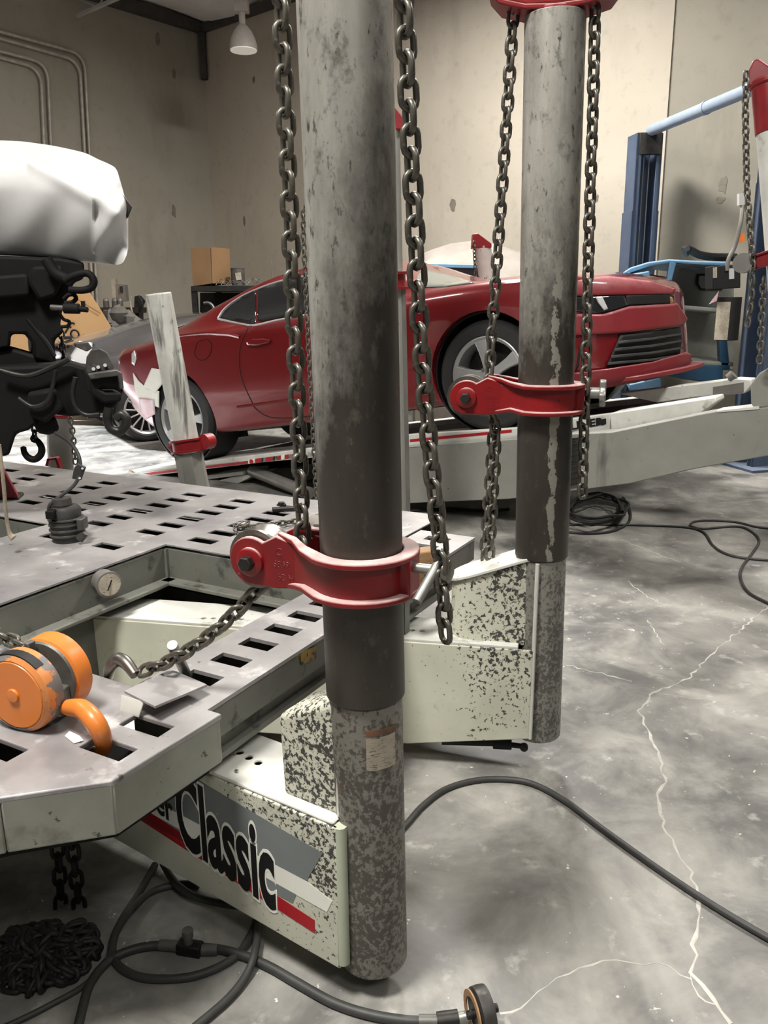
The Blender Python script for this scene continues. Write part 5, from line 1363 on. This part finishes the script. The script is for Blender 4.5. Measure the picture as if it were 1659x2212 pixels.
# ================================================================== BACK LEFT: BENCH, BOXES, ENGINE PARTS
bn = thing('workbench', 'black steel workbench under the cardboard box in the far corner', 'workbench', at_z(470, 812, 0))
YB = 10.9
def bq(px, py, y=YB): return at_y(px, py, y)
G().prism([bq(412, 618), bq(545, 617), bq(545, 630), bq(412, 630)], V((.25, .75, 0))).obj('bench_top', 'darksteel', bn, .004)
for px in (418, 536):
    a = bq(px, 630); G().box((a.x, a.y+.05, a.z/2), (.07, .07, a.z)).obj('bench_leg', 'darksteel', bn)
    G().box((a.x+.2, a.y+.65, a.z/2), (.07, .07, a.z)).obj('bench_leg', 'darksteel', bn)
a = bq(432, 690); G().prism([bq(432, 632, YB+.6), bq(545, 632, YB+.6), bq(545, 720, YB+.6), bq(432, 720, YB+.6)], V((0, .03, 0))).obj('back_panel', 'black', bn)
bx = thing('cardboard_box', 'tall brown cardboard box standing on the far workbench', 'box', bq(447, 618, YB+.2))
f0 = [bq(411, 536, YB+.15), bq(457, 534, YB+.05), bq(459, 612, YB+.05), bq(417, 618, YB+.15)]
G().prism(f0, V((.18, .30, 0))).obj('carton', 'card', bx)
G().prism([bq(456, 534, YB+.04), bq(478, 540, YB+.28), bq(486, 612, YB+.28), bq(459, 612, YB+.04)], V((.02, .03, 0))).obj('side_panel', 'card', bx)
cn = thing('paint_can', 'dirty dark paint can on the far workbench', 'can', bq(515, 618, YB+.1))
c = bq(515, 616, YB+.15); G().lathe([(.09, 0), (.09, .20), (.094, .205), (.094, .215), (.08, .215), (.08, .2)], c, UP, 20).obj('can', 'dusty_engine', cn)
G().prism([bq(508, 590, YB+.05), bq(520, 588, YB+.05), bq(522, 604, YB+.05), bq(510, 606, YB+.05)], V((0, .004, 0))).obj('paper_label', 'label', cn)
sc2 = thing('scrap_wire', 'tangle of thin scrap wire lying on the far workbench', 'wire', bq(500, 618, YB+.1))
rnd = random.Random(9)
for k in range(9):
    p = bq(455+k*11, 616, YB+.1); G().tube(spline([p, p+V((.06, .05, rnd.uniform(.02, .08))), p+V((.12, rnd.uniform(-.1, .1), rnd.uniform(.02, .10))), p+V((.2, .0, .01))], 4), .004, 5).obj('wire_strand', 'galv', sc2)
o = G().cyl(bq(588, 612, YB+.1), bq(586, 563, YB+.1), .006, n=6).obj('antenna_rod', 'galv'); tag(o, 'thin upright rod standing behind the coupe roof', 'rod')
wh = thing('spare_mirror', 'curved silver trim piece leaning under the far workbench', 'trim', bq(448, 665))
G().tube(spline([bq(440, 655, YB-.1), bq(450, 654, YB-.1), bq(459, 660, YB-.1), bq(464, 672, YB-.1)], 5), .02, 8).obj('trim_arc', 'chrome', wh)
# shelf with oil bottles, electrical box, light
sh = thing('wall_shelf', 'dark shelf with grey electric box against the left wall', 'shelf', bq(255, 670, 10.6))
G().prism([bq(215, 664, 10.6), bq(300, 664, 10.6), bq(300, 676, 10.6), bq(215, 676, 10.6)], V((0, .35, 0))).obj('shelf_board', 'darksteel', sh)
G().box((bq(258, 676, 10.75).x, 10.85, bq(258, 676, 10.75).z/2), (.5, .2, bq(258, 676, 10.75).z)).obj('shelf_stand', 'darksteel', sh)
eb = thing('electric_box', 'grey electric switch box on the left wall behind the shelf', 'electric box', bq(255, 650, 11.2))
G().prism([bq(240, 603, 11.3), bq(249, 602, 11.3), bq(251, 652, 11.3), bq(243, 654, 11.3)], V((0, .1, 0))).obj('box_edge', 'conduit', eb)
G().prism([bq(249, 613, 11.3), bq(270, 615, 11.3), bq(273, 650, 11.3), bq(252, 652, 11.3)], V((0, .12, 0))).obj('box_body', 'galv', eb)
G().box(bq(262, 625, 11.28), (.03, .03, .08)).obj('lever', 'darksteel', eb)
for k, px in enumerate((230, 249, 260)):
    b = bq(px, 664, 10.75); e = thing('spray_cap', ('round-topped grey bottle, leftmost on the left wall shelf', 'round-topped pale bottle, middle one on the left wall shelf', 'round-topped pale bottle, rightmost on the left wall shelf')[k], 'bottle', b, 'bottles on the wall shelf')
    G().lathe([(.038, 0), (.038, .07), (.036, .08)], b, UP, 14).obj('bottle_body', 'dusty_engine', e)
    G().lathe([(.036, .08), (.034, .10), (.02, .118), (.0, .124)], b, UP, 14).obj('cap', 'galv', e)
wlgt = thing('work_light', 'dark caged work light with white cable on the left wall shelf', 'work light', bq(298, 672, 10.55))
G().prism([bq(290, 640, 10.6), bq(299, 638, 10.6), bq(309, 650, 10.6), bq(301, 674, 10.6), bq(289, 664, 10.6)], V((0, .12, 0))).obj('lamp_case', 'black', wlgt, .01)
G().tube(spline([bq(285, 640, 10.55), bq(281, 650, 10.55), bq(284, 668, 10.55), bq(288, 682, 10.55)], 5), .012, 7).obj('cable', 'conduit', wlgt)
G().tube(spline([bq(299, 638, 10.55), bq(308, 655, 10.55), bq(309, 678, 10.55)], 5), .008, 6).obj('cable', 'black', wlgt)
en = thing('engine_parts', 'dusty gearbox casting standing behind the grey coupe', 'engine part', at_z(270, 850, 0))
rnd = random.Random(4)
for (px, py, r_) in ((240, 690, .13), (262, 684, .14), (280, 690, .12), (295, 700, .10), (250, 710, .14), (272, 715, .13)):
    c = bq(px, py, 10.1); rings = []
    for i in range(6):
        t = math.pi*i/5; rings.append([c+V((math.sin(t)*math.cos(k*.785), math.sin(t)*math.sin(k*.785), -math.cos(t)))*r_*rnd.uniform(.75, 1.1) for k in range(8)])
    G().loft(rings).obj('casting', 'dusty_engine', en, angle=30)
c = bq(265, 730, 10.1); G().box((c.x, c.y+.1, c.z/2), (.5, .4, c.z)).obj('stand', 'darksteel', en)
cs = thing('cardboard_sheet', 'large tan cardboard sheet with handwriting leaning behind the truck', 'cardboard', at_y(150, 870, 9.9))
shp = [(-80, 600), (60, 612), (190, 628), (216, 668), (250, 725), (235, 800), (200, 888), (-80, 890)]
G().prism([at_y(x, y, 9.9) for x, y in shp], V((0, .02, 0))).obj('sheet', 'card_lit', cs)
G().prism([at_y(x, y, 9.88) for x, y in ((168, 646), (217, 676), (217, 678), (168, 648))], V((0, .004, 0))).obj('fold_line', 'card', cs)
th = text_mesh('handwriting', 'fonds', frame(at_y(136, 717, 9.87), V((.82, 0, -.57)), V((.57, 0, .82)), V((0, -1, 0))), 'ink', cs, .245, .001)
# white cloth hem of the grey coupe edge is part of the car; far floor post at the left
lp = thing('short_post', 'short grey tower post with chain standing behind the deck at the left', 'pull tower', at_y(130, 1010, 4.9), 'pulling towers')
G().cyl(at_y(132, 1030, 4.9), at_y(128, 895, 4.9), .075, n=24).obj('post', 'galv', lp, .003)
G().cyl(at_y(128, 899, 4.9), at_y(128, 893, 4.9), .079, n=24).obj('red_cap', 'red_plain', lp)
chain('chain hanging along the right side of the short grey post', [at_y(146, 880, 4.8), at_y(155, 920, 4.8), at_y(160, 960, 4.8), at_y(164, 1010, 4.8)], LINK_F, twist=30, seed=31)
rj = thing('red_clamp', 'small red clamp standing on the far deck edge at the left', 'clamp', at_z(112, 1005, ZD))
def rq(x, y): return at_y(x, y, 4.15)
for pp in (((97, 1006), (102, 990), (107, 990), (103, 1008)), ((117, 988), (123, 990), (130, 1012), (124, 1012)), ((100, 992), (122, 988), (122, 993), (101, 996))):
    G().prism([rq(*p) for p in pp], V((0, .04, 0))).obj('clamp_bar', 'red_plain', rj, .002)

# ================================================================== STRIPPED TRUCK ON THE DECK (upper left)
tr = thing('stripped_truck', 'stripped truck front with white hood and bare black engine on the deck', 'truck', at_z(100, 1100, ZD))
cols = [(-220, 300, 545, 3.12, 1), (-120, 300, 545, 3.05, 1), (-40, 302, 545, 3.0, 1), (40, 305, 549, 2.95, 1), (75, 309, 551, 2.92, 1), (110, 314, 554, 2.90, 1), (150, 322, 559, 2.88, 1), (185, 331, 563, 2.86, .95), (212, 344, 566, 2.84, .85), (235, 354, 569, 2.83, .72), (250, 364, 572, 2.82, .6), (258, 384, 571, 2.82, .45), (266, 412, 566, 2.825, .3), (273, 440, 552, 2.84, .18), (277, 470, 536, 2.86, .08)]
def fine_cols(c, per=4):
    out = []
    for i in range(len(c)-1):
        p0 = c[max(i-1, 0)]; p1 = c[i]; p2 = c[i+1]; p3 = c[min(i+2, len(c)-1)]
        for k in range(per):
            t = k/per; out.append(tuple(.5*(2*b_+(c_2-a_)*t+(2*a_-5*b_+4*c_2-d_)*t*t+(3*b_-a_-3*c_2+d_)*t**3) for a_, b_, c_2, d_ in zip(p0, p1, p2, p3)))
    return out+[c[-1]]
cols = fine_cols(cols)
g = G(); rings = []; rnd = random.Random(17)
for ci, (px, yt, yb, Y0, bu) in enumerate(cols):
    ring = []
    for k in range(41):
        t = k/40; py = yt+(yb-yt)*t
        dep_ = (.16*max(0, .45-t)**2/.2 + .14*max(0, t-.35)**2/.42)*bu          # top leans back, underside tucks in
        crease = 331+(px-75)*.62+20
        if 60 < px < 262: dep_ -= .022*math.exp(-((py-crease)/20.)**2)*bu           # pressed ridge running down to the corner
        if px > 205: dep_ += .05*math.sin((py-400)/26.+px*.06)*max(0, min(1, (py-400)/60))*(1-bu*.4)   # crumpled end
        dep_ += .008*math.sin(px*.05+py*.03)
        ring.append(at_y(px, py, Y0+dep_))
    back = V((-.45, .9, 0))*(.8-.6*max(0, (ci-28)/28))
    ring += [ring[-1]+back*.35+UP*.01, ring[0]+back*.35-UP*.05]
    rings.append(ring)
g.loft(rings).obj('hood', 'white_car', tr, angle=60)
G().prism([at_y(x, y, 2.85) for x, y in ((262, 415), (286, 447), (276, 472), (268, 450))], V((-.02, .05, 0))).obj('torn_end', 'darksteel', tr, .004)
def blk(name, pxs, y, d, mat='shade_black', bev=.012): return G().prism([at_y(a, b, y) for a, b in pxs], V((-.46*d, d, 0))).obj(name, mat, tr, bev)
blk('engine_block', [(-120, 548), (130, 556), (183, 566), (182, 603), (160, 610), (150, 640), (136, 662), (131, 700), (140, 716), (118, 735), (122, 790), (72, 775), (70, 742), (56, 722), (24, 722), (22, 752), (-120, 775)], 3.0, .5)
blk('frame_rail', [(-120, 800), (60, 790), (150, 783), (190, 795), (240, 800), (262, 830), (262, 862), (240, 890), (200, 897), (150, 900), (110, 895), (62, 930), (35, 938), (20, 985), (-120, 1000)], 2.88, .28)
blk('rail_link', [(-120, 770), (24, 752), (80, 768), (122, 788), (120, 815), (60, 800), (-120, 815)], 3.02, .2)
blk('air_duct', [(70, 575), (135, 572), (140, 600), (120, 640), (85, 650), (60, 610)], 2.94, .1)
blk('valve_cover', [(-60, 600), (60, 590), (66, 640), (-60, 650)], 2.95, .1)
blk('steering_box', [(60, 850), (120, 838), (140, 880), (100, 915), (65, 900)], 2.82, .12)
blk('axle_bush', [(75, 905), (120, 900), (130, 930), (105, 942), (78, 935)], 2.86, .10)
def hs_(name, pts, y, r, mat='shade_black', n=10): return G().tube(spline([at_y(a, b, y) for a, b in pts], 6), r, n).obj(name, mat, tr)
hs_('coolant_hose', [(140, 606), (160, 596), (185, 590), (198, 597), (203, 610), (196, 622), (178, 627), (150, 626)], 2.88, .0125)
hs_('vacuum_hose', [(138, 646), (148, 637), (160, 637), (164, 646), (155, 653), (140, 654)], 2.9, .0075)
hs_('coolant_hose', [(100, 560), (120, 590), (150, 605)], 2.9, .02)
G().cyl(at_y(110, 664, 2.86), at_y(142, 666, 2.86), .010, n=12).obj('connector_pipe', 'bracket', tr)
G().cyl(at_y(138, 666, 2.86), at_y(172, 667, 2.86), .018, n=14).obj('connector', 'shade_black', tr, .004)
G().cyl(at_y(170, 667, 2.86), at_y(190, 669, 2.86), .010, n=10).obj('connector_tip', 'shade_black', tr, .002)
G().box(at_y(180, 660, 2.86), (.012, .01, .03)).obj('connector_clip', 'shade_black', tr)
hs_('wire', [(130, 680), (138, 690), (150, 695), (146, 704), (132, 706)], 2.88, .006)
hs_('wire', [(60, 690), (80, 715), (100, 740), (118, 770)], 2.9, .008)
hs_('brake_pipe', [(163, 815), (157, 850), (165, 880), (185, 896), (215, 895)], 2.76, .008, 'darksteel')
hs_('fuel_pipe', [(40, 860), (70, 878), (100, 868), (112, 840), (120, 800)], 2.80, .007, 'darksteel')
hs_('bracket_rod', [(0, 800), (60, 812), (120, 790), (150, 775)], 2.84, .009, 'darksteel')
# bumper bracket at the rail end
brk = blk('bumper_bracket', [(188, 772), (198, 756), (215, 752), (232, 762), (243, 785), (248, 800), (226, 806), (190, 812), (186, 795)], 2.74, .02, 'bracket', .003)
for (hx, hy) in ((202, 797), (212, 793), (227, 789)): G().cyl(at_y(hx, hy, 2.728), at_y(hx, hy, 2.738), .006, n=10).obj('bolt_hole', 'lens', brk)
blk('bracket_flange', [(162, 742), (190, 738), (200, 752), (188, 760), (165, 750)], 2.76, .06, 'bracket', .003)
blk('rail_end', [(188, 806), (250, 797), (266, 812), (264, 835), (230, 832), (212, 840), (228, 848), (262, 848), (262, 868), (225, 872), (195, 850)], 2.72, .12, 'shade_black', .008)
blk('rail_clip', [(190, 808), (252, 798), (264, 806), (268, 840), (260, 842), (255, 812), (196, 820)], 2.70, .05, 'bracket', .004)
G().tube(spline([at_y(a, b, 2.74) for a, b in ((236, 880), (232, 905), (240, 925), (258, 932), (270, 922), (273, 905), (262, 895), (250, 905))], 5), .016, 10).obj('tow_eye', 'darksteel', tr)
# hook on a short chain under the truck
hkk = thing('hanging_hook', 'black hook hanging under the truck rail', 'hook', at_y(70, 992, 2.95))
G().tube(spline([at_y(a, b, 2.95) for a, b in ((76, 948), (84, 956), (90, 968), (88, 982), (76, 992), (62, 989), (53, 978), (50, 964))], 5), [.010+.003*math.sin(i/35*3.14) for i in range(35)]+[.004], 10).obj('hook_bend', 'shade_black', hkk)
G().tube([at_y(74, 948, 2.95)+V((.011*math.cos(a*.7854), 0, .011*math.sin(a*.7854))) for a in range(8)], .005, 8, closed=True).obj('hook_eye', 'shade_black', hkk)
chain('short chain holding the black hook under the truck', [at_y(74, 946, 2.95), at_y(75, 925, 2.95), at_y(76, 900, 2.95)], LINK_D, scale=.8, twist=40, seed=41)
chain('thin chain hanging in front of the tan cardboard sheet', [at_y(132, 715, 3.1), at_y(135, 745, 3.1), at_y(138, 775, 3.1), at_y(140, 800, 3.1)], LINK_F, scale=.8, twist=40, seed=42)
# motor hanging by its cable on the deck
mo = thing('hanging_motor', 'dirty finned electric pump hanging on its cable above the deck', 'pump', at_z(150, 1198, ZD))
ym = 2.64
a = at_y(152, 1192, ym); b = at_y(138, 1085, ym); ax = (b-a).normalized()
ro = Matrix.Rotation(0, 3, 'X')
G().lathe([(.030, 0), (.044, .008), (.050, .03), (.054, .09), (.054, .105), (.056, .105), (.056, .115), (.050, .118), (.052, .15), (.044, .162), (.02, .165)], a, ax, 28).obj('pump_body', 'rubber', mo)
L_ = (b-a).length
for k in range(4): G().lathe([(.055, 0), (.059, .002), (.059, .006), (.055, .008)], a+ax*(.062+k*.018), ax, 24).obj('cooling_fin', 'bracket', mo)
G().box(at_y(112, 1110, ym-.05), (.03, .04, .028)).obj('terminal', 'shade_black', mo, .004)
G().box(at_y(178, 1130, ym-.04), (.022, .05, .04)).obj('mount_lug', 'bracket', mo, .004)
G().cyl(at_y(172, 1165, ym-.05), at_y(184, 1150, ym-.05), .014, n=12).obj('outlet', 'bracket', mo)
G().lathe([(.0, 0), (.032, 0), (.03, .022), (0, .022)], at_y(135, 1090, ym), ax, 20).obj('end_cap', 'bracket', mo)
G().tube(spline([at_y(120, 935, 2.8), at_y(150, 955, 2.76), at_y(170, 985, 2.72), at_y(173, 1020, 2.70), at_y(160, 1048, 2.68), at_y(130, 1072, 2.65), at_y(108, 1090, 2.62), at_y(106, 1110, 2.62)], 6), .0065, 8).obj('cable', 'rubber', mo)
G().prism([at_y(x, y, 2.69) for x, y in ((160, 1010), (168, 1002), (184, 1010), (174, 1038), (155, 1034))], V((0, .012, 0))).obj('cable_bracket', 'rubber', mo, .002)
for (hx, hy) in ((178, 1012), (172, 1033)): G().cyl(at_y(hx, hy, 2.683), at_y(hx, hy, 2.688), .004, n=10).obj('bracket_hole', 'lens', mo)
# rope and jack stand at the left edge
rp = G().tube(spline([at_y(-2, 960, 2.45), at_y(4, 1010, 2.45), at_y(9, 1060, 2.46), at_y(13, 1110, 2.47), at_y(20, 1150, 2.48), at_y(30, 1163, 2.48)], 6), [.006]*24+[.007, .008, .009, .010, .011, .012, .010], 8).obj('frayed_rope', 'rope'); tag(rp, 'frayed cotton rope hanging at the left edge over the deck', 'rope')
js = thing('jack_stand', 'faded red jack stand leg on the deck at the left edge', 'jack stand', at_z(15, 1080, ZD))
zz = lambda x, y: at_y(x, y, 3.25)
G().prism([zz(-60, 985), zz(2, 1005), zz(40, 1075), zz(30, 1081), zz(-60, 1060)], V((-.02, .05, 0))).obj('leg_panel', 'red_plain', js, .004)
G().prism([zz(-40, 1074), zz(38, 1074), zz(42, 1082), zz(-40, 1084)], V((-.02, .10, 0))).obj('foot_rail', 'darksteel', js, .003)

# ================================================================== FLOOR CLUTTER: HOSES, CHAIN HEAP, CASTER
def floor_hose(label, pts, r, mat='hose', z=None, name='air_hose', cat='hose', n=10, per=7):
    z = r if z is None else z
    o = G().tube(spline([at_z(p[0], p[1], (p[2] if len(p) > 2 else z)) for p in pts], per), r, n).obj(name, mat); return tag(o, label, cat, 'hoses and cables on the floor')
floor_hose('thick hose arching from behind the near tower to the right edge', [(560, 1952), (640, 1925), (720, 1898), (790, 1860), (840, 1820), (880, 1778), (912, 1742), (960, 1706), (1020, 1687), (1085, 1683), (1150, 1693), (1220, 1730), (1300, 1790), (1400, 1862), (1500, 1930), (1600, 1992), (1720, 2060)], .0085)
floor_hose('hose with dark tee fitting running from bottom left to the caster', [(160, 2260), (178, 2180), (195, 2125), (230, 2080), (275, 2055), (330, 2043), (390, 2045), (470, 2050), (530, 2066), (585, 2090), (640, 2122), (720, 2166), (800, 2192), (880, 2205), (930, 2206)], .0095)
floor_hose('hose loop lying under the near arm, outermost of the coil', [(335, 1868), (300, 1930), (262, 1990), (243, 2040), (255, 2085), (310, 2112), (400, 2112), (470, 2090), (520, 2055), (550, 2000), (556, 1955)], .0085, z=.0082)
floor_hose('hose curving out of the coil to the bottom edge beside the near tower foot', [(556, 1950, .02), (557, 2000, .022), (550, 2060, .024), (530, 2110, .012), (490, 2160, .009), (420, 2220, .0085)], .0085)
floor_hose('hose arc at the top of the coil below the lettered arm', [(240, 2060, .026), (252, 2010, .026), (285, 1962, .02), (330, 1925, .012), (390, 1910, .0085), (430, 1912, .0085)], .0085)
floor_hose('hose strand crossing the coil under the arm toward the right', [(352, 1865), (368, 1893), (390, 1918), (430, 1940), (500, 1955), (560, 1958)], .0085, z=.026)
floor_hose('thin cable at the lower left running to the bottom edge', [(240, 2075), (180, 2130), (110, 2170), (40, 2205), (-40, 2240)], .006)
tf = thing('tee_fitting', 'dark hose tee with brass plug standing up in the floor coil', 'fitting', at_z(405, 2050, .0))
a = at_z(385, 2044, .012); b = at_z(436, 2052, .012)
G().bar(a, b, .026, .026).obj('tee_body', 'black', tf, .003)
m_ = a.lerp(b, .45); G().lathe([(.009, .012), (.009, .028), (.0115, .029), (.0115, .045), (.010, .046), (0, .046)], m_, UP, 18).obj('plug', 'grey_cast', tf)
G().cyl(at_z(345, 2041, .012), a, .0115, n=14).obj('ferrule', 'grey_cast', tf); G().cyl(b, at_z(470, 2052, .012), .0115, n=14).obj('ferrule', 'grey_cast', tf)
# heap of chain hanging from under the deck
hp_ = thing('chain_heap', 'dark heap of chain under the deck with two strands hanging into it', 'chain', at_z(90, 2080, 0))
top1 = at_y(118, 1760, 1.62); top2 = at_y(150, 1770, 1.60)
chain('', [top1, at_y(130, 1900, 1.58), at_y(132, 2010, 1.55), at_z(130, 2040, .03)], LINK_D, parent=hp_, twist=40, seed=51)
chain('', [top2, at_y(165, 1900, 1.57), at_y(176, 2000, 1.55), at_z(182, 2045, .03)], LINK_D, parent=hp_, twist=10, seed=52)
rnd = random.Random(8); c = at_z(92, 2075, 0); path = []
for i in range(95):
    a = i*2.4; rr = .115*math.sqrt(rnd.random()); path.append(c+V((rr*math.cos(a)*1.15, rr*math.sin(a)*.85, .012+.075*max(0, 1-rr/.12)*rnd.random())))
pth = [path[0]]
for p_ in path[1:]:
    if (p_-pth[-1]).length > .03: pth.append(p_)
chain('', pth, LINK_D, parent=hp_, twist=40, jitter=60, seed=53, pitch=.034)
# caster and coupling at the bottom edge
ca = thing('floor_caster', 'dusty tan-rimmed steel caster at the bottom edge right of the near tower', 'caster', at_z(1042, 2185, 0))
c = at_z(1042, 2185, .045); xa = V((.96, .28, 0)).normalized()
G().lathe([(.010, -.016), (.030, -.016), (.044, -.012), (.045, 0), (.044, .012), (.030, .016), (.010, .016)], c, xa, 32).obj('wheel', 'bracket', ca)
G().lathe([(.030, 0), (.042, 0), (.042, .003), (.030, .003)], c-xa*.018, -xa, 32, closed=True).obj('rim', 'wood', ca)
G().cyl(c-xa*.03, c+xa*.03, .008, n=12).obj('axle', 'darksteel', ca)
cp = thing('hose_coupling', 'dark hose coupling joining the hose to the caster', 'fitting', at_z(950, 2205, 0))
G().cyl(at_z(905, 2206, .012), at_z(945, 2206, .013), .012, n=16).obj('ferrule', 'grey_cast', cp); G().cyl(at_z(945, 2206, .014), at_z(990, 2200, .016), .016, n=16).obj('sleeve', 'darksteel', cp); G().cyl(at_z(985, 2201, .016), at_z(1016, 2195, .02), .011, n=12).obj('nipple', 'zinc', cp)
# cables at the back right
floor_hose('thin cable with a figure-eight loop at the right edge of the floor', [(1700, 1143), (1640, 1139), (1590, 1128), (1535, 1124), (1500, 1127), (1492, 1136), (1520, 1142), (1590, 1137), (1622, 1147), (1640, 1168), (1625, 1195), (1603, 1225), (1600, 1250), (1620, 1282), (1680, 1312)], .007)
floor_hose('thin cable crossing the floor from the second tower toward the right edge', [(1200, 1134), (1290, 1133), (1400, 1135), (1480, 1139), (1520, 1150), (1540, 1178), (1570, 1197), (1620, 1207), (1700, 1212)], .007)
rnd = random.Random(12)
coil = []
for i in range(70):
    a = i*.55; rx = 62+rnd.uniform(-14, 14); ry = 26+rnd.uniform(-8, 8)
    coil.append((1288+rx*math.cos(a), 1098+ry*math.sin(a), .01+.0012*i+rnd.uniform(0, .012)))
coil += [(1345, 1075, .03), (1360, 1100, .012), (1358, 1128, .008), (1320, 1148, .008), (1260, 1152, .008), (1195, 1146, .008)]
floor_hose('tangled coil of black cable on the floor under the rear rack arm', coil, .008, 'rubber', per=4)
floor_hose('black cable lying along the foot of the rear rack behind the chains', [(880, 1105), (960, 1098), (1030, 1102), (1100, 1100)], .010, 'rubber')
